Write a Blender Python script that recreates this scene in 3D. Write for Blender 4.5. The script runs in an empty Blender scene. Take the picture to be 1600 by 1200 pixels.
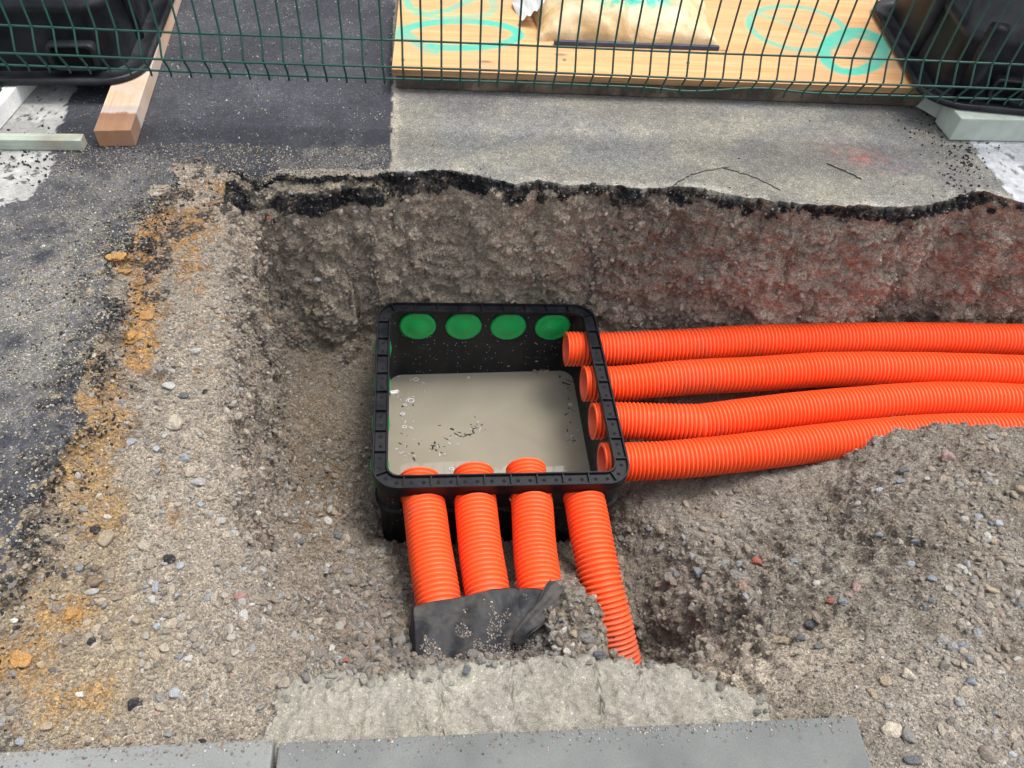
import bpy, math, random
import numpy as np
from mathutils import Vector, Matrix, Euler

SC = bpy.context.scene
COL = SC.collection
rng = np.random.default_rng(7)
random.seed(7)
A = np.array
# ------------------------------------------------------------------ camera, light, exposure
F_PX = 1180.0
CAM = A([-0.1680578, -1.2656963, 1.1389591])
CM = A([[0.993931, -0.0265699, 0.1067483], [-0.0890991, -0.7635729, 0.6395449], [0.0645175, -0.6451747, -0.7613062]])  # columns: right, down, forward
cam_d = bpy.data.cameras.new('camera')
cam = bpy.data.objects.new('camera', cam_d)
COL.objects.link(cam)
cam_d.sensor_width = 36.0
cam_d.lens = F_PX / 1600 * 36.0
cam_d.clip_start = 0.02
cam_d.clip_end = 500
cam.matrix_world = Matrix(((CM[0, 0], -CM[0, 1], -CM[0, 2], CAM[0]), (CM[1, 0], -CM[1, 1], -CM[1, 2], CAM[1]), (CM[2, 0], -CM[2, 1], -CM[2, 2], CAM[2]), (0, 0, 0, 1)))
SC.camera = cam

SUN_EL, SUN_AZ = math.radians(69), math.radians(62)      # azimuth from +y towards +x
world = bpy.data.worlds.new('World')
SC.world = world
world.use_nodes = True
wn = world.node_tree
sky = wn.nodes.new('ShaderNodeTexSky')
sky.sky_type = 'NISHITA'
sky.sun_disc = False
sky.sun_elevation = SUN_EL
sky.sun_rotation = SUN_AZ
sky.air_density = 1.0
sky.dust_density = 4.0
sky.ozone_density = 1.0
bg = wn.nodes['Background']
bg.inputs['Strength'].default_value = 0.15
hs = wn.nodes.new('ShaderNodeHueSaturation')
hs.inputs['Saturation'].default_value = 0.3
wn.links.new(sky.outputs['Color'], hs.inputs['Color'])
wn.links.new(hs.outputs['Color'], bg.inputs['Color'])
sun_d = bpy.data.lights.new('sun', 'SUN')
sun_d.energy = 0.95
sun_d.angle = math.radians(20)
sun_d.color = (1.0, 0.94, 0.86)
sun = bpy.data.objects.new('sun', sun_d)
COL.objects.link(sun)
sdir = Vector((math.sin(SUN_AZ) * math.cos(SUN_EL), math.cos(SUN_AZ) * math.cos(SUN_EL), math.sin(SUN_EL)))
sun.rotation_euler = sdir.to_track_quat('Z', 'Y').to_euler()
sun.location = sdir * 10
SC.view_settings.view_transform = 'Standard'
SC.view_settings.look = 'None'
SC.view_settings.gamma = 1.0
SC.view_settings.use_curve_mapping = False
SC.view_settings.exposure = 1.27
SC.render.engine = 'CYCLES'
SC.cycles.max_bounces = 6

# ------------------------------------------------------------------ helpers
def un(px, py, z):
    """world point at height z seen at a spot of the photograph"""
    d = CM @ A([(px - 800) / F_PX, (py - 600) / F_PX, 1.0])
    return CAM + d * (z - CAM[2]) / d[2]

def un_y(px, py, y):
    d = CM @ A([(px - 800) / F_PX, (py - 600) / F_PX, 1.0])
    return CAM + d * (y - CAM[1]) / d[1]

def proj(P):
    d = (P - CAM) @ CM
    return 800 + F_PX * d[:, 0] / d[:, 2], 600 + F_PX * d[:, 1] / d[:, 2], d[:, 2]

_perm = rng.permutation(256)
_perm = np.concatenate([_perm, _perm])
_val = rng.random(256)
_v3 = rng.random((256, 3))

def _h(i, j, k):
    return _perm[(_perm[(_perm[i & 255] + j) & 255] + k) & 255]

def noise(P, freq, seed=0):
    Q = P * freq + seed * 17.31
    I = np.floor(Q).astype(np.int64)
    fr = Q - I
    fr = fr * fr * (3 - 2 * fr)
    out = np.zeros(len(P))
    for a in (0, 1):
        wa = fr[:, 0] if a else 1 - fr[:, 0]
        for b in (0, 1):
            wb = fr[:, 1] if b else 1 - fr[:, 1]
            for c in (0, 1):
                wc = fr[:, 2] if c else 1 - fr[:, 2]
                out += wa * wb * wc * _val[_h(I[:, 0] + a, I[:, 1] + b, I[:, 2] + c)]
    return out * 2 - 1

def fbm(P, freq, octs=4, seed=0, gain=0.5):
    o = np.zeros(len(P)); a = 1.0
    for k in range(octs):
        o += a * noise(P, freq * 2 ** k, seed + k * 3)
        a *= gain
    return o

def worley(P, freq, seed=0):
    """distance to the nearest feature point and that point's random value"""
    Q = P * freq + seed * 11.7
    I = np.floor(Q).astype(np.int64)
    best = np.full(len(P), 9.0); rv = np.zeros(len(P))
    for a in (-1, 0, 1):
        for b in (-1, 0, 1):
            for c in (-1, 0, 1):
                J = I + A([a, b, c])
                h = _h(J[:, 0], J[:, 1], J[:, 2])
                d = ((J + _v3[h] - Q) ** 2).sum(1)
                m = d < best
                best[m] = d[m]; rv[m] = _val[h][m]
    return np.sqrt(best), rv

def smooth(a, b, x):
    t = np.clip((x - a) / (b - a), 0, 1)
    return t * t * (3 - 2 * t)

def tag(o, label=None, cat=None, group=None, kind=None):
    if label: o['label'] = label
    if cat: o['category'] = cat
    if group: o['group'] = group
    if kind: o['kind'] = kind
    return o

def link(name, me, mat=None, parent=None, smooth_shade=True):
    o = bpy.data.objects.new(name, me)
    COL.objects.link(o)
    if parent: o.parent = parent
    if mat and not me.materials: me.materials.append(mat)
    if smooth_shade and len(me.polygons):
        me.polygons.foreach_set('use_smooth', np.ones(len(me.polygons), dtype=bool))
    return o

def mesh_np(name, V, Fq):
    """mesh from an array of vertices and an (n,3) or (n,4) array of faces"""
    me = bpy.data.meshes.new(name)
    V = np.ascontiguousarray(V, dtype=np.float32); Fq = np.ascontiguousarray(Fq, dtype=np.int32)
    n, k = Fq.shape
    me.vertices.add(len(V)); me.vertices.foreach_set('co', V.ravel())
    me.loops.add(n * k); me.loops.foreach_set('vertex_index', Fq.ravel())
    me.polygons.add(n); me.polygons.foreach_set('loop_start', np.arange(0, n * k, k, dtype=np.int32))
    me.update(calc_edges=True)
    return me

def mesh_py(name, V, Fs):
    me = bpy.data.meshes.new(name)
    me.from_pydata([tuple(map(float, v)) for v in V], [], [tuple(int(i) for i in f) for f in Fs])
    me.update()
    return me

def set_attr(me, name, data, kind='FLOAT_COLOR'):
    at = me.attributes.new(name, kind, 'POINT')
    if kind == 'FLOAT_COLOR':
        d = np.ones((len(data), 4), dtype=np.float32); d[:, :3] = data
        at.data.foreach_set('color', d.ravel())
    elif kind == 'FLOAT':
        at.data.foreach_set('value', np.asarray(data, dtype=np.float32))
    elif kind == 'FLOAT_VECTOR':
        at.data.foreach_set('vector', np.asarray(data, dtype=np.float32).ravel())
    elif kind == 'INT':
        at.data.foreach_set('value', np.asarray(data, dtype=np.int32))

def empty(name, loc=(0, 0, 0), rz=0.0):
    o = bpy.data.objects.new(name, None)
    o.empty_display_size = 0.05
    COL.objects.link(o)
    o.location = loc; o.rotation_euler = (0, 0, rz)
    return o

def box_vf(x0, x1, y0, y1, z0, z1, b=0.0):
    """box with chamfered edges"""
    if b <= 0:
        V = [(x, y, z) for z in (z0, z1) for y in (y0, y1) for x in (x0, x1)]
        return V, [(0, 2, 3, 1), (4, 5, 7, 6), (0, 1, 5, 4), (2, 6, 7, 3), (0, 4, 6, 2), (1, 3, 7, 5)]
    import bmesh
    bm = bmesh.new()
    V, Fs = box_vf(x0, x1, y0, y1, z0, z1)
    vs = [bm.verts.new(v) for v in V]
    for f in Fs: bm.faces.new([vs[i] for i in f])
    bmesh.ops.bevel(bm, geom=list(bm.edges), offset=b, segments=2, affect='EDGES', profile=0.6)
    bm.verts.index_update()
    V = [tuple(v.co) for v in bm.verts]; Fs = [tuple(v.index for v in f.verts) for f in bm.faces]
    bm.free()
    return V, Fs

def join_vf(parts):
    V = []; Fs = []
    for v, f in parts:
        o = len(V); V += list(v); Fs += [tuple(i + o for i in q) for q in f]
    return V, Fs

def frames(path):
    path = np.asarray(path, float)
    T = np.gradient(path, axis=0); T /= np.linalg.norm(T, axis=1)[:, None]
    up = A([0, 0, 1.0]) if abs(T[0][2]) < 0.9 else A([0, 1.0, 0])
    N = np.cross(up, T[0]); N /= np.linalg.norm(N)
    Ns = [N]
    for t in T[1:]:
        N = N - t * (N @ t); N /= np.linalg.norm(N); Ns.append(N)
    Ns = A(Ns); B = np.cross(T, Ns)
    return path, Ns, B

def tube(path, radius, seg=8, caps=True):
    path, N, B = frames(path)
    r = np.broadcast_to(np.asarray(radius, float), (len(path),))
    th = np.linspace(0, 2 * np.pi, seg, endpoint=False)
    V = path[:, None] + r[:, None, None] * (np.cos(th)[None, :, None] * N[:, None] + np.sin(th)[None, :, None] * B[:, None])
    n = len(path)
    i = np.arange(n - 1)[:, None] * seg; j = np.arange(seg)[None]
    k = (j + 1) % seg
    Fq = np.stack([i + j, i + k, i + seg + k, i + seg + j], -1).reshape(-1, 4)
    Fs = [tuple(f) for f in Fq]
    if caps: Fs += [tuple(range(seg))[::-1], tuple(range((n - 1) * seg, n * seg))]
    return V.reshape(-1, 3), Fs

# ---- node helpers
def mat(name):
    m = bpy.data.materials.new(name); m.use_nodes = True
    nt = m.node_tree
    return m, nt, nt.nodes['Principled BSDF']

def nd(nt, t, **kw):
    n = nt.nodes.new(t)
    for k, v in kw.items():
        if k in n.inputs.keys() if hasattr(n.inputs, 'keys') else False: n.inputs[k].default_value = v
        else: setattr(n, k, v)
    return n

def tex_noise(nt, scale, detail=4, rough=0.55, vec=None, dist=0.0):
    n = nt.nodes.new('ShaderNodeTexNoise')
    n.inputs['Scale'].default_value = scale; n.inputs['Detail'].default_value = detail
    n.inputs['Roughness'].default_value = rough; n.inputs['Distortion'].default_value = dist
    if vec: nt.links.new(vec, n.inputs['Vector'])
    return n

def ramp(nt, fac, stops):
    r = nt.nodes.new('ShaderNodeValToRGB')
    el = r.color_ramp.elements
    while len(el) < len(stops): el.new(0.5)
    for e, (p, c) in zip(el, stops):
        e.position = p; e.color = (c, c, c, 1) if not hasattr(c, '__len__') else (*c, 1)
    nt.links.new(fac, r.inputs['Fac'])
    return r.outputs['Color']

def mix(nt, fac, a, b, mode='MIX'):
    m = nt.nodes.new('ShaderNodeMix'); m.data_type = 'RGBA'; m.blend_type = mode
    for s, v in ((m.inputs[0], fac), (m.inputs[6], a), (m.inputs[7], b)):
        if hasattr(v, 'links'): nt.links.new(v, s)
        elif hasattr(v, '__len__'): s.default_value = (*v, 1)
        else: s.default_value = v
    return m.outputs[2]

def bump(nt, bs, height, strength, dist, prev=None):
    b = nt.nodes.new('ShaderNodeBump')
    b.inputs['Strength'].default_value = strength; b.inputs['Distance'].default_value = dist
    nt.links.new(height, b.inputs['Height'])
    if prev: nt.links.new(prev, b.inputs['Normal'])
    if bs: nt.links.new(b.outputs['Normal'], bs.inputs['Normal'])
    return b.outputs['Normal']

def coord(nt, which='Object'):
    return nt.nodes.new('ShaderNodeTexCoord').outputs[which]

def attr(nt, name, inst=False):
    a = nt.nodes.new('ShaderNodeAttribute'); a.attribute_name = name
    a.attribute_type = 'INSTANCER' if inst else 'GEOMETRY'
    return a

def voro(nt, scale, vec, feature='F1'):
    v = nt.nodes.new('ShaderNodeTexVoronoi'); v.inputs['Scale'].default_value = scale; v.feature = feature
    nt.links.new(vec, v.inputs['Vector'])
    return v

# ------------------------------------------------------------------ materials
def ground_mat(name, grain, speck_lo, speck_hi, bump_d, rough, fine=900):
    """ground coloured by its 'tint' attribute and broken up by procedural grains"""
    m, nt, bs = mat(name)
    c = coord(nt)
    tint = attr(nt, 'tint').outputs['Color']
    n1 = tex_noise(nt, 45, 6, 0.7, c)
    col = mix(nt, 1.0, tint, ramp(nt, n1.outputs['Fac'], [(0.3, 0.72), (0.72, 1.25)]), 'MULTIPLY')
    v = voro(nt, grain, c)
    rnd = nt.nodes.new('ShaderNodeSeparateColor'); nt.links.new(v.outputs['Color'], rnd.inputs[0])
    col = mix(nt, 1.0, col, ramp(nt, rnd.outputs[0], [(0.0, speck_lo), (0.8, 1.0), (0.93, speck_hi * 0.7), (1.0, speck_hi)]), 'MULTIPLY')
    n2 = tex_noise(nt, fine, 2, 0.6, c)
    col = mix(nt, 1.0, col, ramp(nt, n2.outputs['Fac'], [(0.3, 0.75), (0.7, 1.25)]), 'MULTIPLY')
    nt.links.new(col, bs.inputs['Base Color'])
    bs.inputs['Roughness'].default_value = rough
    bs.inputs['Specular IOR Level'].default_value = 0.35
    a = bump(nt, None, v.outputs['Distance'], 0.8, -bump_d)
    v2 = voro(nt, grain * 2.3, c)
    a = bump(nt, None, v2.outputs['Distance'], 0.7, -bump_d * 0.5, a)
    n3 = tex_noise(nt, 160, 6, 0.75, c)
    bump(nt, bs, n3.outputs['Fac'], 0.8, bump_d * 1.6, a)
    return m

M_soil = ground_mat('compacted gravelly soil', 330, 0.42, 1.4, 0.0042, 0.95, 900)
M_asph = ground_mat('dark asphalt', 330, 0.65, 2.2, 0.0013, 0.7, 1000)
M_pave = ground_mat('weathered asphalt', 420, 0.55, 1.8, 0.0008, 0.88, 1200)
M_conc = ground_mat('rough lean concrete', 330, 0.8, 1.35, 0.0016, 0.95, 900)

M_mark = ground_mat('worn white road paint', 300, 0.85, 1.1, 0.0006, 0.7, 600)

def stone_mat(inst):
    m, nt, bs = mat('stone' if inst else 'loose stone')
    c = coord(nt)
    if inst: base = attr(nt, 'pcol', True).outputs['Color']
    else: base = nt.nodes.new('ShaderNodeObjectInfo').outputs['Color']
    n = tex_noise(nt, 3 if inst else 2.2, 5, 0.65, c)
    col = mix(nt, 1.0, base, ramp(nt, n.outputs['Fac'], [(0.25, 0.6), (0.75, 1.3)]), 'MULTIPLY')
    if not inst:
        d = tex_noise(nt, 1.3, 6, 0.7, c)
        col = mix(nt, ramp(nt, d.outputs['Fac'], [(0.5, 0.0), (0.68, 0.7)]), col, (0.23, 0.19, 0.145))
    nt.links.new(col, bs.inputs['Base Color'])
    bs.inputs['Roughness'].default_value = 0.85
    bump(nt, bs, n.outputs['Fac'], 0.6, 0.15)
    return m
M_peb = stone_mat(True)
M_stone = stone_mat(False)

def plastic(name, col, rough, dust=0.0, dust_col=(0.32, 0.29, 0.25), scale=14, spots=0.0):
    m, nt, bs = mat(name)
    c = coord(nt)
    n = tex_noise(nt, scale, 7, 0.68, c, 0.6)
    out = mix(nt, ramp(nt, n.outputs['Fac'], [(0.45, 0.0), (0.8, dust)]), col, dust_col)
    if spots > 0:
        v = voro(nt, 95, c)
        s = nt.nodes.new('ShaderNodeSeparateColor'); nt.links.new(v.outputs['Color'], s.inputs[0])
        k = nt.nodes.new('ShaderNodeMath'); k.operation = 'MULTIPLY'
        nt.links.new(ramp(nt, v.outputs['Distance'], [(0.1, 1.0), (0.2, 0.0)]), k.inputs[0])
        nt.links.new(ramp(nt, s.outputs[0], [(0.55, 0.0), (0.62, spots)]), k.inputs[1])
        out = mix(nt, k.outputs[0], out, (0.5, 0.49, 0.46))
    nt.links.new(out, bs.inputs['Base Color'])
    r = ramp(nt, n.outputs['Fac'], [(0.35, rough), (0.8, min(1, rough + 0.35))])
    nt.links.new(r, bs.inputs['Roughness'])
    if max(col) < .03: bs.inputs['Specular IOR Level'].default_value = 0.28
    n2 = tex_noise(nt, 120, 4, 0.6, c)
    bump(nt, bs, n2.outputs['Fac'], 0.15, 0.002)
    return m
M_black = plastic('black moulded plastic', (0.004, 0.005, 0.008), 0.28, 0.05)
M_black_in = plastic('black plastic splashed with mud', (0.007, 0.008, 0.011), 0.34, 0.10, scale=9, spots=0.75)
M_green = plastic('green plastic', (0.0, 0.36, 0.075), 0.40, 0.10, (0.2, 0.4, 0.25), 18, 0.3)
M_tub = plastic('scuffed black plastic', (0.007, 0.008, 0.011), 0.36, 0.14, (0.22, 0.24, 0.26), 7)
M_lining = plastic('pale red pipe lining', (0.80, 0.13, 0.07), 0.45, 0.15, (0.5, 0.4, 0.33), 20)
M_wire = plastic('green coated wire', (0.004, 0.058, 0.042), 0.4, 0.12, (0.1, 0.2, 0.17), 20)
M_sheet = plastic('black rubbery sheet', (0.010, 0.011, 0.015), 0.5, 0.5, (0.2, 0.18, 0.155), 16, 0.0)
M_strip = plastic('dark blue plastic strip', (0.012, 0.03, 0.07), 0.4, 0.2)
M_blue = M_strip

def pipe_mat():
    m, nt, bs = mat('orange corrugated plastic')
    c = coord(nt)
    n = tex_noise(nt, 6, 6, 0.65, c, 0.4)
    col = mix(nt, ramp(nt, n.outputs['Fac'], [(0.3, 0.0), (0.75, 1.0)]), (0.93, 0.095, 0.018), (0.86, 0.115, 0.032))
    d = tex_noise(nt, 22, 8, 0.75, c, 1.2)
    gr = attr(nt, 'grime_shade').outputs['Fac']
    k = nt.nodes.new('ShaderNodeMath'); k.operation = 'MULTIPLY_ADD'
    nt.links.new(gr, k.inputs[0]); k.inputs[1].default_value = 0.28
    nt.links.new(d.outputs['Fac'], k.inputs[2])
    col = mix(nt, ramp(nt, k.outputs[0], [(0.57, 0.0), (0.84, 0.6)]), col, (0.20, 0.13, 0.10))
    nt.links.new(col, bs.inputs['Base Color'])
    bs.inputs['Roughness'].default_value = 0.42
    bs.inputs['Specular IOR Level'].default_value = 0.4
    return m
M_pipe = pipe_mat()

def wood_mat(name, c1, c2, axis, knots=0.0, paint=False, stain=None, wet_end=False):
    m, nt, bs = mat(name)
    c = coord(nt)
    mp = nt.nodes.new('ShaderNodeMapping'); nt.links.new(c, mp.inputs['Vector'])
    sc = [26, 26, 26]; sc[axis] = 1.3
    mp.inputs['Scale'].default_value = sc
    n = tex_noise(nt, 1.0, 6, 0.62, mp.outputs[0], 1.1)
    col = mix(nt, ramp(nt, n.outputs['Fac'], [(0.35, 0.0), (0.66, 1.0)]), c1, c2)
    mp2 = nt.nodes.new('ShaderNodeMapping'); nt.links.new(c, mp2.inputs['Vector'])
    s2 = [260, 260, 260]; s2[axis] = 9
    mp2.inputs['Scale'].default_value = s2
    n2 = tex_noise(nt, 1.0, 3, 0.5, mp2.outputs[0])
    col = mix(nt, 1.0, col, ramp(nt, n2.outputs['Fac'], [(0.3, 0.82), (0.7, 1.1)]), 'MULTIPLY')
    if knots > 0:
        mp3 = nt.nodes.new('ShaderNodeMapping'); nt.links.new(c, mp3.inputs['Vector'])
        s3 = [15, 15, 15]; s3[axis] = 6
        mp3.inputs['Scale'].default_value = s3
        v = voro(nt, 1.0, mp3.outputs[0])
        s = nt.nodes.new('ShaderNodeSeparateColor'); nt.links.new(v.outputs['Color'], s.inputs[0])
        k = nt.nodes.new('ShaderNodeMath'); k.operation = 'MULTIPLY'
        nt.links.new(ramp(nt, v.outputs['Distance'], [(0.06, 1.0), (0.17, 0.0)]), k.inputs[0])
        nt.links.new(ramp(nt, s.outputs[1], [(1 - knots, 0.0), (1.02 - knots, 0.8)]), k.inputs[1])
        col = mix(nt, k.outputs[0], col, (0.10, 0.045, 0.02))
    if stain:
        s = tex_noise(nt, 4.0, 5, 0.6, c)
        col = mix(nt, ramp(nt, s.outputs['Fac'], [(0.45, 0.0), (0.62, 0.75)]), col, stain)
    if wet_end:
        sx = nt.nodes.new('ShaderNodeSeparateXYZ'); nt.links.new(c, sx.inputs[0])
        wn_ = tex_noise(nt, 22, 4, 0.6, c)
        k = nt.nodes.new('ShaderNodeMath'); k.operation = 'MULTIPLY_ADD'
        nt.links.new(wn_.outputs['Fac'], k.inputs[0]); k.inputs[1].default_value = .05; nt.links.new(sx.outputs[0], k.inputs[2])
        col = mix(nt, ramp(nt, k.outputs[0], [(.105, 1.0), (.112, 0.0)]), col, mix(nt, .72, col, (.22, .085, .035)))
        col = mix(nt, ramp(nt, k.outputs[0], [(.108, 0.0), (.114, .75), (.135, .55), (.16, 0.0)]), col, (.50, .47, .46))
    if paint:
        p = attr(nt, 'paint').outputs['Fac']
        pn = tex_noise(nt, 60, 4, 0.7, c)
        k = nt.nodes.new('ShaderNodeMath'); k.operation = 'MULTIPLY'
        nt.links.new(p, k.inputs[0]); nt.links.new(ramp(nt, pn.outputs['Fac'], [(0.2, 0.75), (0.6, 1.0)]), k.inputs[1])
        col = mix(nt, k.outputs[0], col, (0.004, 0.40, 0.30))
    nt.links.new(col, bs.inputs['Base Color'])
    dn_ = tex_noise(nt, 7, 7, 0.7, c, 0.8)
    col = mix(nt, ramp(nt, dn_.outputs['Fac'], [(0.48, 0.0), (0.72, 0.55)]), col, (.33, .25, .17))
    nt.links.new(col, bs.inputs['Base Color'])
    bs.inputs['Roughness'].default_value = 0.75
    bump(nt, bs, n2.outputs['Fac'], 0.3, 0.0008)
    return m
M_ply = wood_mat('pine plywood', (0.52, 0.26, 0.10), (0.62, 0.36, 0.165), 0, 0.16, True)
M_plyedge = wood_mat('plywood edge', (0.22, 0.12, 0.05), (0.4, 0.25, 0.12), 0)
M_beam = wood_mat('sawn softwood', (0.40, 0.20, 0.10), (0.56, 0.34, 0.20), 1, 0.05, False, (0.48, 0.40, 0.36))
M_batten = wood_mat('weathered painted timber', (0.36, 0.42, 0.34), (0.5, 0.55, 0.46), 0, 0.0, False, (0.2, 0.2, 0.17))
M_darkwood = wood_mat('wet dark timber', (0.035, 0.025, 0.018), (0.07, 0.05, 0.035), 0)

def concrete(name, c1, c2, pits=True, scale=9):
    m, nt, bs = mat(name)
    c = coord(nt)
    n = tex_noise(nt, scale, 8, 0.62, c)
    col = mix(nt, ramp(nt, n.outputs['Fac'], [(0.3, 0.0), (0.7, 1.0)]), c1, c2)
    f = tex_noise(nt, 380, 3, 0.6, c)
    col = mix(nt, 1.0, col, ramp(nt, f.outputs['Fac'], [(0.3, 0.86), (0.7, 1.12)]), 'MULTIPLY')
    v = voro(nt, 60, c)
    s = nt.nodes.new('ShaderNodeSeparateColor'); nt.links.new(v.outputs['Color'], s.inputs[0])
    k = nt.nodes.new('ShaderNodeMath'); k.operation = 'MULTIPLY'
    nt.links.new(ramp(nt, v.outputs['Distance'], [(0.1, 1.0), (0.25, 0.0)]), k.inputs[0])
    nt.links.new(ramp(nt, s.outputs[2], [(0.93, 0.0), (0.96, 0.35)]), k.inputs[1])
    col = mix(nt, k.outputs[0], col, tuple(x * 0.55 for x in c1))
    nt.links.new(col, bs.inputs['Base Color'])
    bs.inputs['Roughness'].default_value = 0.9
    a = bump(nt, None, f.outputs['Fac'], 0.4, 0.0008)
    bump(nt, bs, k.outputs[0], 0.7, -0.0015, a)
    return m
M_kerb = concrete('grey kerb concrete', (0.095, 0.102, 0.10), (0.145, 0.152, 0.147))
M_kerb_pale = concrete('pale worn kerb concrete', (0.14, 0.147, 0.143), (0.21, 0.218, 0.21), scale=5)
M_block = concrete('pale green grey concrete', (0.36, 0.41, 0.36), (0.48, 0.53, 0.47), scale=20)
M_blockside = concrete('dark green grey concrete', (0.13, 0.16, 0.13), (0.2, 0.24, 0.2))
M_white = concrete('chalky white scrap', (0.7, 0.7, 0.68), (0.82, 0.82, 0.8), scale=40)

def water_mat():
    m, nt, bs = mat('muddy water')
    c = coord(nt)
    n = tex_noise(nt, 5, 5, 0.55, c, 0.8)
    col = mix(nt, ramp(nt, n.outputs['Fac'], [(0.3, 0.0), (0.75, 1.0)]), (0.235, 0.212, 0.165), (0.275, 0.25, 0.198))
    nt.links.new(col, bs.inputs['Base Color'])
    bs.inputs['Roughness'].default_value = 0.0
    bs.inputs['IOR'].default_value = 1.36
    bs.inputs['Specular IOR Level'].default_value = 1.0
    n2 = tex_noise(nt, 9, 2, 0.5, c)
    bump(nt, bs, n2.outputs['Fac'], 0.02, 0.001)
    return m
M_water = water_mat()

# ------------------------------------------------------------------ terrain
def tps_fit(X, z, lam=1e-4):
    d = np.linalg.norm(X[:, None] - X[None], axis=2)
    K = np.where(d > 0, d * d * np.log(d + 1e-12), 0) + lam * np.eye(len(X))
    Pm = np.hstack([np.ones((len(X), 1)), X])
    L = np.block([[K, Pm], [Pm.T, np.zeros((3, 3))]])
    return np.linalg.solve(L, np.concatenate([z, np.zeros(3)]))

def tps_eval(X, w, Q):
    d = np.linalg.norm(Q[:, None] - X[None], axis=2)
    return np.where(d > 0, d * d * np.log(d + 1e-12), 0) @ w[:len(X)] + w[len(X)] + Q @ w[len(X) + 1:]

# spots of the pit floor and its slopes: where they show and how deep they lie
PIT = [(462, 520, -.47), (455, 600, -.49), (455, 700, -.49), (460, 780, -.48), (520, 600, -.54), (520, 700, -.56), (570, 560, -.55), (570, 650, -.58),
       (575, 780, -.63), (540, 810, -.56), (500, 790, -.49), (560, 500, -.48), (480, 480, -.42),
       (610, 880, -.58), (600, 930, -.52), (560, 900, -.48), (560, 960, -.42), (600, 1000, -.42), (500, 850, -.42), (470, 900, -.33), (450, 950, -.22),
       (425, 1000, -.12), (480, 1000, -.24), (560, 1035, -.28), (500, 1050, -.13), (455, 1070, -.05), (400, 1100, -.03),
       (700, 850, -.62), (790, 850, -.62), (875, 870, -.62), (960, 850, -.64), (645, 1000, -.48), (700, 1035, -.42), (800, 1030, -.385), (895, 1010, -.31),
       (888, 920, -.335), (902, 945, -.312), (918, 982, -.325), (878, 965, -.33), (968, 930, -.63), (985, 975, -.65), (1000, 1015, -.66), (940, 1010, -.44), (862, 940, -.375), (845, 1000, -.38), (720, 1010, -.44),
       (1000, 790, -.56), (1080, 770, -.54), (1180, 752, -.49), (1280, 735, -.45), (1380, 690, -.375), (1450, 675, -.345), (1600, 674, -.33),
       (1500, 780, -.18), (1600, 780, -.16), (1400, 800, -.225), (1300, 800, -.365), (1200, 820, -.47), (1100, 850, -.51), (1010, 860, -.60),
       (1000, 950, -.64), (1035, 1030, -.58), (1100, 950, -.44), (1200, 900, -.375), (1300, 900, -.23), (1200, 1000, -.20), (1300, 1000, -.12),
       (1400, 900, -.13), (1600, 900, -.11), (1600, 1000, -.05), (1400, 1000, -.07), (1300, 1100, -.035), (1500, 1100, -.02), (1600, 1200, -.01),
       (1130, 1055, -.16), (1080, 1062, -.26), (1190, 1085, -.07), (1250, 1110, -.05)]
ctl = [list(un(*p)) for p in PIT]
ctl += [[x, .30, -.50] for x in (-.5, -.3, 0, .3)] + [[x, .10, -.60] for x in (-.2, .2)] + [[x, -.2, -.66] for x in (-.2, 0, .2)]
ctl += [[x, .22, -.53 + .01 * x] for x in (.5, .9, 1.4, 2.0, 3.0)] + [[x, -.05, -.55 + .02 * x] for x in (.5, .9, 1.4, 2.0, 3.0)]
ctl += [[2.2, -.32, -.25], [2.2, -.6, -.08], [2.2, -.9, -.02], [3, -.9, 0], [3, -.35, -.22], [1, -1.3, 0], [2, -1.4, 0], [.2, -1.4, -.02], [3, -1.4, 0]]
ctl = A(ctl)
tw = tps_fit(ctl[:, :2], ctl[:, 2])

# broken edge of the surfacing along the far side, and the brink on the left
FB = A([(-40, .41), (-.80, .40), (-.70, .412), (-.59, .405), (-.48, .39), (-.34, .399), (-.25, .411), (-.15, .415), (-.044, .408), (.052, .368), (.13, .372), (.216, .352), (.33, .347), (.521, .342),
        (.62, .315), (.713, .292), (.86, .268), (.97, .262), (1.086, .262), (1.2, .29), (1.339, .325), (1.42, .275), (1.6, .27), (2.2, .26), (40, .26)])
LB = A([(-3, -.50), (-.95, -.47), (-.776, -.481), (-.668, -.476), (-.518, -.512), (-.405, -.545), (-.247, -.568), (-.066, -.587), (.145, -.61), (.314, -.625), (.42, -.63), (40, -.63)])
LA = A([(-3, -.86), (-1.0, -.86), (-.67, -.843), (-.58, -.852), (-.52, -.831), (-.373, -.797), (-.312, -.83), (-.215, -.826), (-.073, -.831), (.089, -.851), (.20, -.83), (.33, -.79), (.40, -.72), (40, -.72)])
NB = A([(-40, -.87), (-.389, -.868), (-.212, -.862), (-.056, -.853), (.082, -.862), (.141, -.872), (.218, -.893), (.304, -.935), (40, -.95)])
fB = lambda x: np.interp(x, FB[:, 0], FB[:, 1])
lB = lambda y: np.interp(y, LB[:, 0], LB[:, 1])
lA = lambda y: np.interp(y, LA[:, 0], LA[:, 1])
nB = lambda x: np.interp(x, NB[:, 0], NB[:, 1])

_cx = np.linspace(-1.2, 3.2, 177); _cy = np.linspace(-1.6, .7, 93)
_gx, _gy = np.meshgrid(_cx, _cy, indexing='ij')
_gz = tps_eval(ctl[:, :2], tw, np.stack([_gx.ravel(), _gy.ravel()], 1)).reshape(_gx.shape)

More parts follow.
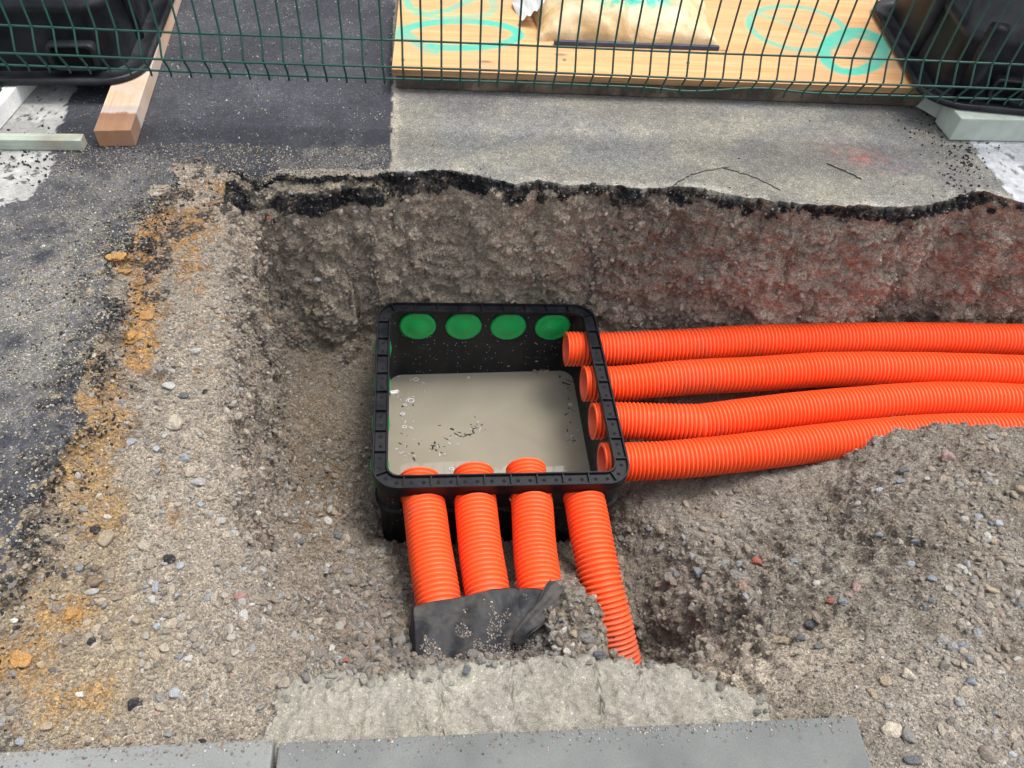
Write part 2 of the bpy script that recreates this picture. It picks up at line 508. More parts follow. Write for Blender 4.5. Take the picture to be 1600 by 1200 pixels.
def floor_z(x, y):
    fx = np.clip((x - _cx[0]) / (_cx[1] - _cx[0]), 0, len(_cx) - 1.001); fy = np.clip((y - _cy[0]) / (_cy[1] - _cy[0]), 0, len(_cy) - 1.001)
    i = fx.astype(int); j = fy.astype(int); a = fx - i; b = fy - j
    return (_gz[i, j] * (1 - a) + _gz[i + 1, j] * a) * (1 - b) + (_gz[i, j + 1] * (1 - a) + _gz[i + 1, j + 1] * a) * b

def base(x, y):
    sh = x.shape; x = x.ravel(); y = y.ravel()
    P = np.stack([x, y, np.zeros_like(x)], 1)
    jag = fbm(P, 14, 6, 5, .66) * 0.010
    jl_ = fbm(np.stack([x, fB(x), x * 0], 1), 14, 6, 5, .66) * 0.010
    d_far = fB(x) + jl_ - y
    d_left = x - lB(y) + fbm(P, 9, 4, 9) * 0.014
    d_near = y - nB(x) + jag * 0.8
    tight = np.where(np.abs(x) < .38, np.clip((fB(x) + jl_ - .325) / .12, .15, 1), 1)
    tight = 1 + (tight - 1) * smooth(.46, .34, np.abs(x))
    tight = np.where(x > .30, np.minimum(tight, .24), tight)
    d_far = np.where(d_far > 0, d_far / tight, d_far)
    sf = np.interp(d_far, [0, .006, .016, .060, .085, .12], [0, .08, .13, .82, .97, 1.0])
    # two-step ledge left of the old surfacing
    led = smooth(-.24, -.30, x)
    sf2 = np.interp(d_far, [0, .004, .040, .048, .09, .115, .15], [0, .03, .05, .13, .86, .97, 1.0])
    cor = smooth(-.52, -.62, x)
    sf3 = np.interp(d_far, [-.10, -.02, .06, .14], [0, .08, .35, 1.0])
    sf = sf * (1 - led) + (sf2 * (1 - cor) + sf3 * cor) * led
    wl = 1 + 10 * smooth(-.52, -.84, y)
    sl = np.interp(d_left / wl, [-.02, 0, .005, .026, .045], [0, .08, .28, .90, 1.0])
    inw = smooth(.40, .30, x)
    sn = np.interp(d_near, [0, .012, .05], [0, .55, 1.0])
    sn = sn * inw + (1 - inw)
    sn = np.where(x < -.40, np.maximum(sn, smooth(-.40, -.46, x) * smooth(-1.0, -.8, y)), sn)
    S = sf * sl * sn
    # soil shelf between the asphalt and the brink
    d_as = x - lA(y) + fbm(P, 11, 5, 21) * 0.03
    zg = -0.035 * smooth(-.01, .05, d_as) - 0.02 * smooth(.05, .25, d_as)
    zg = zg * smooth(.0, .12, d_far) * np.maximum(smooth(-.45, -.56, x), smooth(.0, -.3, y)) + fbm(P, 5, 3, 31) * 0.012 * smooth(.0, .08, d_as) * smooth(.45, .35, y) * smooth(0, -.2, x)
    kz = smooth(-.66, -.38, x) * smooth(-.5, -.68, y)
    zg = zg * (1 - kz) - 0.018 * kz
    zg = np.where(x > 3.0, 0, zg)
    zf = np.minimum(floor_z(x, y), 0.0)
    bxd = np.maximum(np.abs(x + .004), np.abs(y))
    zf = np.where(zf > -.78, zf + (-.78 - zf) * smooth(.322, .298, bxd), zf)
    out_r = smooth(3.4, 3.0, x) * smooth(-1.6, -1.4, y)
    z = zg + (zf - zg) * S * out_r
    z = np.where(bxd < .299, np.minimum(z, -.78), z)
    return [a.reshape(sh) for a in (z, d_far, d_left, d_near, d_as, S)]

def lay(segs):
    o = [np.linspace(a, b, n, endpoint=False) for a, b, n in segs]
    return np.concatenate(o + [A([segs[-1][1]])])
XS = lay([(-40, -8, 8), (-8, -2, 20), (-2, -1.3, 30), (-1.3, -.95, 60), (-.95, -.625, 70), (-.625, -.485, 130), (-.485, -.35, 42), (-.35, .5, 200), (.5, 1.25, 160), (1.25, 1.9, 110), (1.9, 2.4, 50), (2.4, 3.5, 40), (3.5, 9, 16), (9, 40, 8)])
YF = lay([(-40, -8, 8), (-8, -2, 16), (-2, -1.15, 36), (-1.15, -.9, 50), (-.9, .2, 300), (.2, .45, 240), (.45, .75, 60), (.75, 1.5, 70), (1.5, 3, 30), (3, 8, 14), (8, 60, 12)])
NX = len(XS)
NYv = 980
L0 = -.56
def xw(u, y):      # columns lean along the left brink so that its wall gets enough of them
    return u + smooth(-.95, -.66, u) * smooth(-.05, -.45, u) * (lB(y) - L0)
YG = np.empty((NX, NYv))
XL = xw(XS, np.full(NX, .40)); XN = xw(XS, np.full(NX, -.87))
jl = fbm(np.stack([XL, fB(XL), XL * 0], 1), 14, 6, 5, .66) * 0.010
lip = fB(XL) + jl
nbx = nB(XN)
YD = np.unique(np.concatenate([YF, np.linspace(.18, .47, 420)]))
UU, YY = np.meshgrid(XS, YD, indexing='ij')
zz = base(xw(UU, YY), YY)[0]
for i in range(NX):
    dy = np.diff(YD); dz = np.diff(zz[i])
    mid = (YD[1:] + YD[:-1]) / 2
    w = np.interp(mid, [-40, -3, -2, -1.3, -1.1, .6, .9, 1.5, 3, 8, 60], [.0005, .01, .05, .25, 1, 1, .5, .35, .05, .008, .0005])
    s = np.concatenate([[0], np.cumsum(np.sqrt(dy ** 2 + dz ** 2) * w)])
    brk = [-40, nbx[i], lip[i] - .125, lip[i] - .0005, lip[i] + .0005, 60]
    out = []
    for k, cnt_ in enumerate((170, 480, 180, 1, 149)):
        s0, s1 = np.interp([brk[k], brk[k + 1]], YD, s)
        out.append(np.interp(np.linspace(s0, s1, cnt_, endpoint=(k == 4)), s, YD))
    YG[i] = np.concatenate(out)
XG = xw(np.repeat(XS[:, None], NYv, 1), YG)
Z, DF, DL, DN, DA, SS = base(XG, YG)
TP = np.stack([XG, YG, Z], -1)

def grid_normals(T):
    gu = np.gradient(T, axis=0); gv = np.gradient(T, axis=1)
    n = np.cross(gu, gv); n /= np.linalg.norm(n, axis=2)[..., None] + 1e-12
    return n
Nrm = grid_normals(TP)
for _ in range(2):   # soften the normals used for pushing lumps out
    Nrm[1:-1, 1:-1] = (Nrm[:-2, 1:-1] + Nrm[2:, 1:-1] + Nrm[1:-1, :-2] + Nrm[1:-1, 2:] + 2 * Nrm[1:-1, 1:-1])
    Nrm /= np.linalg.norm(Nrm, axis=2)[..., None]

Pf = TP.reshape(-1, 3).astype(float); df = DF.ravel(); dl = DL.ravel(); dn = DN.ravel(); da = DA.ravel(); S_ = SS.ravel(); zb = Pf[:, 2].copy()
X_, Y_ = Pf[:, 0], Pf[:, 1]
slope = 1 - Nrm.reshape(-1, 3)[:, 2]
near = (X_ > -1.6) & (X_ < 2.6) & (Y_ > -1.5) & (Y_ < 1.8)
isright = smooth(.3, .5, X_) * smooth(.0, -.2, Y_)
# surface kinds ---------------------------------------------------------
hard = (df < 0) & ~((X_ < lA(Y_)) & (df > 0))                       # beyond the broken edge
left_asph = (da < 0)
road = (X_ > -.257 + 0.006 * noise(Pf, 60, 3)) & (df < 0)
asph = ((df < 0) & ~road) | left_asph
asph |= (X_ > 3.4) | (Y_ < -1.55)
crumb = fbm(Pf * A([1, 1, 0]), 22, 5, 41, .6)
asph &= ~((~road) & (X_ > -.95) & (df < .10) & (df > -.09) & (X_ < -.60) & (Y_ > .15) & (crumb > -.05 + 1.6 * smooth(-.80, -.95, X_) + 1.6 * smooth(-.68, -.60, X_) + 1.6 * smooth(-.02, -.09, df) + 1.6 * smooth(.25, .15, Y_)))
conc = (X_ > -.402 + .02 * crumb) & (X_ < .325) & (dn < 0.004) & (Y_ > -1.25) & (Y_ < -.5)
asph &= ~conc; road &= ~conc
blackb = (~asph) & (~road) & (~conc) & (((df > -.002) & (zb > -.037 + .028 * fbm(Pf, 26, 4, 8, .65)) & (X_ > -.30) & (df < .06)) | ((X_ <= -.26) & (X_ > -.66) & (((df > 0) & (df < .008)) | ((df > .034) & (df < .085) & (zb > -.078 + .012 * crumb)))))
blackb &= (Y_ > .1)
soil = ~(asph | road | conc)
cls = np.zeros(len(Pf), int); cls[asph] = 1; cls[road] = 2; cls[conc] = 3

PX, PY, _pz = proj(Pf)
def blob(cx, cy, rx, ry, ang=0.0):
    a = math.radians(ang); u = (PX - cx) * math.cos(a) + (PY - cy) * math.sin(a); v = -(PX - cx) * math.sin(a) + (PY - cy) * math.cos(a)
    return np.exp(-((u / rx) ** 2 + (v / ry) ** 2))
# relief ------------------------------------------------------------------
disp = np.zeros(len(Pf))
q = np.flatnonzero(near)
Pn = Pf[q]
W1, r1 = worley(Pn + 0.006 * noise(Pn, 30, 19)[:, None], 30, 1)
W2, r2 = worley(Pn + 0.004 * noise(Pn, 40, 9)[:, None], 60, 2)
W3, r3 = worley(Pn, 120, 3)
n_lo = fbm(Pn, 7, 3, 51); n_mid = fbm(Pn, 28, 4, 61, .6)
dome = lambda w, r: np.sqrt(np.clip(1 - (w / r) ** 2, 0, 1))
wall = np.clip(slope[q] * 2.2, 0, 1)
soilq = soil[q].astype(float)
clod = blob(1540, 860, 90, 130)[q] + blob(1130, 900, 120, 120)[q] * .8 + blob(760, 1030, 220, 40)[q] + blob(900, 970, 50, 60)[q]
clod = np.clip(clod, 0, 1)
lump = (0.010 * n_lo + 0.0055 * n_mid) * (0.5 + 1.0 * wall)
lump += dome(W1, .62) * (r1 > .45) * (0.003 + 0.011 * wall + .006 * clod) * r1 - .006 * clod * smooth(.1, .5, fbm(Pn, 35, 3, 77))
lump += dome(W2, .6) * (r2 > .25) * (0.0022 + 0.006 * wall + .003 * clod) * r2
lump += dome(W3, .6) * (0.0016 + .002 * wall) * r3
lump -= 0.012 * wall * smooth(.15, .6, fbm(Pn, 18, 3, 71))
fade = smooth(0, .03, np.minimum(np.abs(df[q]) + .01, 1)) * (0.25 + 0.75 * smooth(-.01, .05, da[q]))
sand = smooth(.5, .9, 1 - np.abs(0))
dd = np.where(cls[q] == 0, lump * np.clip(fade + wall, 0, 1) - 0.003, 0)
dd = np.where(blackb[q], -0.006 + 0.016 * dome(W2, .6) * r2 + 0.012 * n_mid + .005 * dome(W3, .6) + .010 * n_lo, dd)
dd = np.where(cls[q] == 1, 0.0007 * dome(W3, .6) * r3 + 0.002 * noise(Pn, 4, 12), dd)
dd = np.where(cls[q] == 2, 0.0004 * dome(W3, .6) * r3 + 0.002 * noise(Pn, 3, 13), dd)
dd = np.where(cls[q] == 3, 0.0040 * fbm(Pn, 95, 4, 15, .75) + 0.003 * dome(W2, .6) * r2 * (r2 > .6) + .005 * fbm(Pn, 12, 3, 17) + 0.008 - .03 * smooth(.05, -.01, dn[q])*0, dd)
disp[q] = dd
TPd = Pf + Nrm.reshape(-1, 3) * disp[:, None]
TPd[:, 2] = np.where(cls == 3, np.minimum(TPd[:, 2], 0.022 - .020 * smooth(-.90, -.935, Y_)), TPd[:, 2])

# colours -----------------------------------------------------------------
PX, PY, _pz = proj(TPd)
def blob(cx, cy, rx, ry, ang=0.0):
    a = math.radians(ang); u = (PX - cx) * math.cos(a) + (PY - cy) * math.sin(a); v = -(PX - cx) * math.sin(a) + (PY - cy) * math.cos(a)
    return np.exp(-((u / rx) ** 2 + (v / ry) ** 2))
def lerp(c, k, m):
    return c * (1 - m[:, None]) + A(k)[None] * m[:, None]
n5 = np.zeros(len(Pf)); n20 = n5.copy(); n60 = n5.copy(); n12 = n5.copy()
n5[q] = fbm(Pn, 5, 4, 81); n20[q] = fbm(Pn, 20, 5, 91, .6); n60[q] = fbm(Pn, 60, 4, 95, .6); n12[q] = fbm(Pn, 12, 4, 99, .6)
tint = np.zeros((len(Pf), 3))
soilc = np.tile(A([.285, .24, .185]), (len(Pf), 1))
soilc = lerp(soilc, (.37, .325, .26), np.clip(.35 + n5 * .5, 0, 1))
soilc = lerp(soilc, (.15, .128, .105), np.clip(n20 * .8 + n60 * .3, 0, .65))
# the far wall: greyer on the left, redder to the right, tint raised to offset its shade
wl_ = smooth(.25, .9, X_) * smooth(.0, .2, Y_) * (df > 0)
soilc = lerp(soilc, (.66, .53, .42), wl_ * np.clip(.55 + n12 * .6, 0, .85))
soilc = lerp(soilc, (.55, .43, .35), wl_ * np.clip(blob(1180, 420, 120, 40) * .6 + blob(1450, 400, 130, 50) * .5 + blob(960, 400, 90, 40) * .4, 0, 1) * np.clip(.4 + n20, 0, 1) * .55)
soilc = lerp(soilc, (.61, .51, .39), smooth(.6, .0, X_) * smooth(.15, .3, Y_) * .75)
# paler, dustier ground at the front corners
soilc = lerp(soilc, (.60, .52, .41), np.clip(blob(1220, 1040, 150, 40, -8) * 1.1 + blob(1450, 1110, 190, 80) * .7 * (.6 + n12), 0, .9))
soilc = lerp(soilc, (.60, .52, .41), np.clip(blob(270, 900, 190, 330) * .75 + blob(200, 1110, 230, 90) * .5 + blob(330, 500, 60, 160) * .4, 0, .8))
soilc = lerp(soilc, (.20, .175, .15), np.clip(blob(1040, 930, 60, 170, -12) * .6 + blob(760, 1020, 190, 40) * .7 + blob(570, 950, 70, 90) * .45 + blob(610, 1050, 90, 30) * .4, 0, .85))  # dirtier soil; beside the diving pipe the hollow's shade is in the tint
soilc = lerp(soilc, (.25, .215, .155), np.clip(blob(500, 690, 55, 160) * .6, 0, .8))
soilc = lerp(soilc, (.28, .15, .055), np.clip((blob(490, 770, 50, 90) + blob(480, 620, 40, 90) * .5) * (n60 > .1) * 1.0, 0, .8))
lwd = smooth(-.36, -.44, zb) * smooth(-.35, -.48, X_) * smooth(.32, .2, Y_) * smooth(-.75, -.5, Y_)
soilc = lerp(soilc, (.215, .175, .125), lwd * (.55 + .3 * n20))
soilc = lerp(soilc, (.42, .38, .325), smooth(.30, .5, X_) * smooth(-.1, -.25, Y_) * np.clip(.5 + .5 * n12, 0, .8))
# bright orange clay left behind along the edge of the asphalt
clay = (blob(195, 400, 32, 22) * 1.3 + blob(225, 470, 30, 70) * .9 + blob(215, 540, 24, 34) * 1.1 + blob(150, 640, 50, 30) * .7 + blob(150, 680, 46, 90, 0) * .8 + blob(110, 700, 30, 50) * .5
        + blob(290, 350, 50, 22, -25) * .9 + blob(340, 290, 50, 12) * .8 + blob(230, 340, 50, 50) * .55 + blob(290, 400, 60, 60) * .35 + blob(110, 960, 45, 26) * .9 + blob(28, 1030, 45, 34) * 1.1 + blob(60, 1110, 110, 60) * .45
        + blob(130, 790, 70, 60) * .5 + blob(540, 272, 60, 9) * .8 + blob(130, 1090, 60, 30) * .6 + blob(60, 930, 60, 60) * .4)
clm = (.30 * smooth(.15, .75, clay + .25 * n12) + .70 * smooth(.36, .60, clay + .42 * n20 + .35 * n60)) * np.where((X_ > -.60) & (df > .003), smooth(.25, .5, clay), 1)
soilc = lerp(soilc, (.54, .29, .09), clm * .92)
yel = smooth(.3, .8, (blob(90, 1000, 190, 190) + blob(140, 700, 70, 200) + .3 * n12) * .9)
soilc = lerp(soilc, (.46, .34, .17), yel * .45)
# black asphalt crumbs trodden into the soil near its edge
blk = smooth(.1, .45, n20 + n60 * .6 + .5 - da * 7.0) * (da > 0) * smooth(-1.15, -.9, Y_) * (X_ < -.45)
soilc = lerp(soilc, (.035, .035, .038), blk * .85 * (1 - clm))
soilc = lerp(soilc, (.03, .03, .033), np.clip(((blob(310, 345, 60, 16, -25) + blob(240, 420, 30, 60)) > .35) * (n60 + n20 > .1), 0, .9))
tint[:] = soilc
bc = np.tile(A([.018, .018, .021]), (len(Pf), 1))
bc = lerp(bc, (.11, .11, .115), np.clip(n60 * .5, 0, .35))
bc = lerp(bc, (.26, .215, .16), smooth(.05, .4, n20) * .85)
tint[blackb] = bc[blackb]
ledm = soil & (X_ <= -.26) & (X_ > -.66) & (df > .008) & (df < .036)
tint[ledm] = lerp(soilc, (.34, .29, .20), np.ones(len(Pf)) * .7)[ledm] * (1 + .3 * n60[ledm, None])
# asphalt
ac = np.tile(A([.034, .037, .047]), (len(Pf), 1))
ac = lerp(ac, (.065, .070, .084), np.clip(.3 + n5 * .5 + .3 * n20, 0, 1))
dust = np.clip(blob(60, 480, 190, 150) * .9 + blob(180, 360, 110, 60) * .6 + blob(40, 680, 160, 120) * .55 + blob(500, 245, 90, 22) * .55 + blob(150, 270, 140, 26) * .35, 0, 1)
dust = np.clip(dust * (0.75 + n20 * .5 + n5 * .4 + n60 * .3), 0, 1)
ac = lerp(ac, (.33, .31, .27), dust * .45)
ac = lerp(ac, (.34, .27, .15), np.clip(smooth(-.06, .0, da) * (n60 > .35) * (Y_ < .3), 0, .6))
fresh = smooth(-.11, -.03, da) * (Y_ < .3)
ac = lerp(ac, (.018, .018, .02), fresh * .7 * (n20 > -.3))
# white paint lines
def wmask(poly, soft=.004, wear=.55):
    poly = A(poly); ins = np.zeros(len(Pf), bool); j = len(poly) - 1
    wx = X_ + .010 * n20; wy = Y_ + .010 * n60
    for i in range(len(poly)):
        xi, yi = poly[i]; xj, yj = poly[j]
        c = ((yi > wy) != (yj > wy)) & (wx < (xj - xi) * (wy - yi) / (yj - yi + 1e-12) + xi)
        ins ^= c; j = i
    return ins & (n60 + .4 * n20 < wear)
wp = wmask([(-1.55, .24), (-1.17, .255), (-1.10, .30), (-1.075, .40), (-1.10, .52), (-1.13, .85), (-1.15, 1.5), (-1.55, 1.5)], wear=.75)
ac[wp] = A([.38, .38, .36]) * (1 + .15 * n20[wp, None])
tint[asph] = ac[asph]; wpl = wp & asph
pc = np.tile(A([.215, .205, .175]), (len(Pf), 1))
pc = lerp(pc, (.19, .195, .20), np.clip(.4 + n5 * .8, 0, 1) * .7)
pc = lerp(pc, (.32, .305, .24), np.clip(n12 * .7 + blob(1240, 190, 150, 25) * .5 + blob(1200, 290, 330, 22) * .5 + blob(700, 250, 120, 16) * .35, 0, .75))
pc = lerp(pc, (.085, .085, .09), np.clip(smooth(.25, .55, noise(Pf, 3.3, 7)) * .3 + smooth(.62, .70, Y_) * .35, 0, .7))
pc = lerp(pc, (.36, .33, .27), smooth(-.245, -.257, X_ - .014) * .7)
pc = lerp(pc, (.42, .13, .10), np.clip((blob(1345, 245, 60, 16, 15) * .28 + blob(1345, 248, 14, 5) * .6) * (.7 + n60), 0, .8))
edge = smooth(-.035, -.004, df)
pc = lerp(pc, (.40, .38, .33), edge * np.clip(.35 + n20 * 1.2, 0, .8))
wp = wmask([(1.415, .20), (1.405, .45), (1.42, .60), (1.45, 1.6), (2.3, 1.6), (2.3, .20)], wear=.7)
pc[wp] = (A([.46, .48, .50]) * (1 + .2 * n20[:, None]))[wp]
tint[road] = pc[road]; cls[wpl | (wp & road)] = 4
cc = lerp(np.tile(A([.275, .26, .215]), (len(Pf), 1)), (.33, .315, .265), np.clip(.5 + n12 * .6, 0, 1))
cc = lerp(cc, (.27, .25, .22), np.clip(n20, 0, .5))
tint[conc] = cc[conc]
tint = np.clip(tint, .008, .9)

ii = np.arange(NX - 1)[:, None] * NYv + np.arange(NYv - 1)[None]
quads = np.stack([ii, ii + NYv, ii + NYv + 1, ii + 1], -1).reshape(-1, 4)
qc = np.sort(cls[quads], axis=1)[:, 1]
def sub(name, m, mt):
    fq = quads[m]; used = np.unique(fq)
    mp = np.full(len(TPd), -1); mp[used] = np.arange(len(used))
    me = mesh_np(name, TPd[used], mp[fq]); set_attr(me, 'tint', tint[used])
    return tag(link(name, me, mt), kind='structure')
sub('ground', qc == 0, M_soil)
sub('asphalt_road', qc == 1, M_asph)
sub('old_pavement', qc == 2, M_pave)
sub('concrete_bed', qc == 3, M_conc)
sub('road_marking', qc == 4, M_mark)

M_crack, _nt, _bs = mat('open crack'); _bs.inputs['Base Color'].default_value = (.06, .056, .05, 1); _bs.inputs['Roughness'].default_value = 1
pave_o = bpy.data.objects['old_pavement']
for pts in ([(1046, 296), (1062, 284), (1080, 274), (1105, 268), (1140, 262)], [(1128, 264), (1160, 272), (1190, 284), (1218, 298)], [(1292, 257), (1318, 268), (1345, 281)]):
    W_ = A([un(a, b, .0) for a, b in pts]); P_ = []
    for a, b in zip(W_[:-1], W_[1:]): P_ += [a + (b - a) * t for t in np.linspace(0, 1, 9, endpoint=False)]
    P_.append(W_[-1]); P_ = A(P_); P_[:, 0] += rng.normal(0, .0012, len(P_)); P_[:, 1] += rng.normal(0, .0014, len(P_))
    wd = rng.uniform(.0001, .0006, len(P_)); wd[[0, -1]] = .0002
    T_ = np.gradient(P_, axis=0); T_ /= np.linalg.norm(T_, axis=1)[:, None]; S2 = np.stack([-T_[:, 1], T_[:, 0], T_[:, 0] * 0], 1)
    zc_ = .0042
    V = np.concatenate([P_ + S2 * wd[:, None] + A([0, 0, zc_]), P_ - S2 * wd[:, None] + A([0, 0, zc_]), P_ + A([0, 0, zc_ - .012])]); n = len(P_)
    link('crack', mesh_py('crack', V, [(i, i + n, i + n + 1, i + 1) for i in range(n - 1)] + [(i, i + 1, i + 1 + 2 * n, i + 2 * n) for i in range(n - 1)]), M_crack, pave_o, False)

# ------------------------------------------------------------------ loose gravel (stuff)
import bmesh
def rock_mesh(name, sub_, seed, rough=.28, flat=.75):
    bm = bmesh.new(); bmesh.ops.create_icosphere(bm, subdivisions=sub_, radius=1.0)
    V = A([v.co[:] for v in bm.verts]); r = np.random.default_rng(seed)
    # chop planes off a ball so the stone gets facets
    for k in range(7):
        nrm = r.normal(size=3); nrm /= np.linalg.norm(nrm); dcut = r.uniform(.55, .95)
        s = V @ nrm; V -= np.outer(np.clip(s - dcut, 0, None), nrm) * .9
    V *= (1 + rough * fbm(V + seed * 3.7, 1.1, 3, seed)[:, None] * .6)
    V *= A([1.0, r.uniform(.65, .95), flat * r.uniform(.75, 1.05)])
    for v, c in zip(bm.verts, V): v.co = c
    me = bpy.data.meshes.new(name); bm.to_mesh(me); bm.free()
    return me
var = bpy.data.collections.new('stone_shapes')
for k in range(8):
    me = rock_mesh('gravel_grain', 1 if k < 5 else 2, 100 + k)
    me.materials.append(M_peb)
    if k == 7: me.polygons.foreach_set('use_smooth', np.ones(len(me.polygons), dtype=bool))
    var.objects.link(bpy.data.objects.new('gravel_grain', me))

def gn_scatter():
    ng = bpy.data.node_groups.new('scatter stones', 'GeometryNodeTree')
    ng.interface.new_socket('Geometry', in_out='INPUT', socket_type='NodeSocketGeometry')
    ng.interface.new_socket('Geometry', in_out='OUTPUT', socket_type='NodeSocketGeometry')
    N = ng.nodes; L = ng.links
    gi = N.new('NodeGroupInput'); go = N.new('NodeGroupOutput')
    ci = N.new('GeometryNodeCollectionInfo'); ci.inputs['Collection'].default_value = var
    ci.inputs['Separate Children'].default_value = True; ci.inputs['Reset Children'].default_value = True
    ip = N.new('GeometryNodeInstanceOnPoints'); ip.inputs['Pick Instance'].default_value = True
    def na(nm, t):
        a = N.new('GeometryNodeInputNamedAttribute'); a.data_type = t; a.inputs['Name'].default_value = nm; return a.outputs['Attribute']
    L.new(gi.outputs[0], ip.inputs['Points']); L.new(ci.outputs[0], ip.inputs['Instance'])
    L.new(na('vid', 'INT'), ip.inputs['Instance Index'])
    e = N.new('FunctionNodeEulerToRotation'); L.new(na('rot', 'FLOAT_VECTOR'), e.inputs[0]); L.new(e.outputs[0], ip.inputs['Rotation'])
    L.new(na('scl', 'FLOAT_VECTOR'), ip.inputs['Scale'])
    L.new(ip.outputs[0], go.inputs[0])
    return ng
NG = gn_scatter()
TG = TPd.reshape(NX, NYv, 3)
NN = grid_normals(TG).reshape(-1, 3)
gu = np.linalg.norm(np.gradient(TG, axis=0), axis=2); gv = np.linalg.norm(np.gradient(TG, axis=1), axis=2)
AREA = (gu * gv).ravel()
win = (X_ > -1.35) & (X_ < 2.3) & (Y_ > -1.3) & (Y_ < 1.5) & (TPd[:, 2] > -.9)
inpx = (PX > -120) & (PX < 1720) & (PY > -60) & (PY < 1300)

def scatter(name, label, n, weight, rmin, rmax, palette, power=2.2, embed=.25, follow=0.0):
    w = weight * AREA * win * np.where(inpx, 1, .12)
    w = w / w.sum()
    idx = rng.choice(len(w), n, p=w)
    u, v = rng.random((2, n)) - .5
    gi = idx // NYv; gj = idx % NYv
    a = TG[np.clip(gi + 1, 0, NX - 1), gj] - TG[gi, gj]; b = TG[gi, np.clip(gj + 1, 0, NYv - 1)] - TG[gi, gj]
    P = TPd[idx] + a * u[:, None] + b * v[:, None]
    r = rmin * (rmax / rmin) ** (rng.random(n) ** power)
    P += NN[idx] * (r * (1 - 2 * embed) * .55)[:, None]
    me = bpy.data.meshes.new(name); me.vertices.add(n); me.vertices.foreach_set('co', P.astype(np.float32).ravel())
    s = np.stack([r * rng.uniform(.8, 1.3, n), r * rng.uniform(.8, 1.2, n), r * rng.uniform(.6, 1.0, n)], 1)
    set_attr(me, 'scl', s, 'FLOAT_VECTOR')
    set_attr(me, 'rot', np.stack([rng.normal(0, .5, n), rng.normal(0, .5, n), rng.uniform(0, 6.28, n)], 1), 'FLOAT_VECTOR')
    set_attr(me, 'vid', np.where(r > .006, rng.integers(5, 8, n), rng.integers(0, 5, n)), 'INT')
    pal = A([p[:3] for p in palette], float); pw = A([p[3] for p in palette], float); pw /= pw.sum()
    c = pal[rng.choice(len(pal), n, p=pw)] * rng.uniform(.75, 1.25, (n, 1))
    f = follow * rng.random((n, 1)) ** .5
    c = c * (1 - f) + tint[idx] * rng.uniform(.8, 1.35, (n, 1)) * f
    set_attr(me, 'pcol', np.clip(c, 0, 1))
    o = link(name, me, None)
    md = o.modifiers.new('scatter', 'NODES'); md.node_group = NG
    return tag(o, label, kind='stuff')
r_cell = np.zeros(len(Pf)); r_cell[q] = r1
soilw = (cls == 0) * (~blackb) * 1.0
PAL_SOIL = [(.30, .25, .20, 5), (.40, .34, .27, 3), (.24, .22, .20, 3), (.33, .36, .39, 1.5), (.55, .53, .49, 1.3), (.36, .24, .19, .4), (.12, .11, .105, 1.2)]
wallw = np.clip(1 - smooth(.35, .8, slope) * .55, 0, 1) * (1 - .93 * np.clip(blob(1200, 1035, 110, 32, -12) * 1.3, 0, 1))
lw = smooth(.1, -.4, X_)                                             # more rubble on the left
rw = smooth(1.2, 1.6, X_) * .6 + .5
scatter('gravel', 'fine gravel and crumbs of soil over the trench sides and floor', 210000, soilw * wallw * (.55 + .8 * lw + .4 * np.clip(n12, 0, 1)), .0010, .0042, PAL_SOIL, 1.7, .26, .5)
scatter('gravel', 'pebbles strewn in the soil round the trench', 8000, soilw * wallw * (.10 + 1.2 * lw + .8 * np.clip(n20, 0, 1) * rw), .0032, .0085, PAL_SOIL, 2.3, .30, .35)
rub = soilw * np.clip(blob(760, 1030, 220, 35) + blob(900, 970, 50, 50) + blob(590, 940, 80, 100) * 1.1 + blob(1540, 850, 80, 120) * .9 + blob(1520, 1040, 100, 120) * .5 + blob(250, 960, 110, 130) * .6 + blob(530, 1030, 90, 30) * .8 + blob(1100, 900, 120, 110) * .45 + blob(510, 800, 60, 50) * .5, 0, 1)
scatter('rubble', 'coarse rubble heaped along the pipes and down the slopes', 3300, rub, .005, .0135, PAL_SOIL, 1.6, .35, .6)
wst = (cls == 0) * (~blackb) * smooth(.35, .7, slope) * (zb < -.06) * (.3 + n20.clip(0, 1) + .4 * r_cell)
scatter('embedded_stones', 'stones and lumps bedded in the cut face of the trench walls', 5200, wst, .003, .0105, [(.42, .37, .31, 5), (.36, .30, .25, 3), (.50, .47, .42, .6), (.40, .42, .44, .5), (.40, .28, .23, .8)], 1.9, .42, .6)
edgew = (np.abs(da) < .09) * (Y_ < .42) * np.exp(-(da / .05) ** 2) * (n20 > -.2) + blackb * 2.0
scatter('asphalt_crumbs', 'black crumbs broken off the asphalt edge', 14000, edgew, .0014, .0055, [(.02, .02, .023, 6), (.05, .05, .055, 2), (.3, .28, .24, .5)], 1.8, .3)
spill = ((cls == 1) * (dust ** 2 * 1.1 + n20.clip(0, 1) * .12 + np.exp(da / .10) * (Y_ < .42) * .6 + (df > -.12) * (df < 0) * .6 + .03) + (cls == 2) * (.012 + (df > -.03) * .1)) * (~wp)
scatter('grit', 'pale grit scattered over the asphalt', 30000, spill, .0009, .0036, [(.45, .41, .33, 4), (.33, .30, .26, 3), (.6, .58, .53, 1), (.42, .30, .14, 1.2), (.04, .04, .04, 1.5)], 2.0, .25)
bedw = np.exp(-((dn - .005) / .02) ** 2) * (X_ > -.42) * (X_ < .33) * (Y_ > -.99) * (Y_ < -.8) * 1.0
scatter('mortar_lumps', 'lumps of pale mortar crumbled along the edge of the concrete bed', 700, bedw, .002, .011, [(.28, .27, .23, 3), (.24, .225, .19, 2)], 1.8, .4)
crp = (cls >= 2) * np.clip(blob(1470, 190, 40, 30) + blob(1510, 260, 30, 50) + blob(60, 240, 60, 40), 0, 1) * 1.0
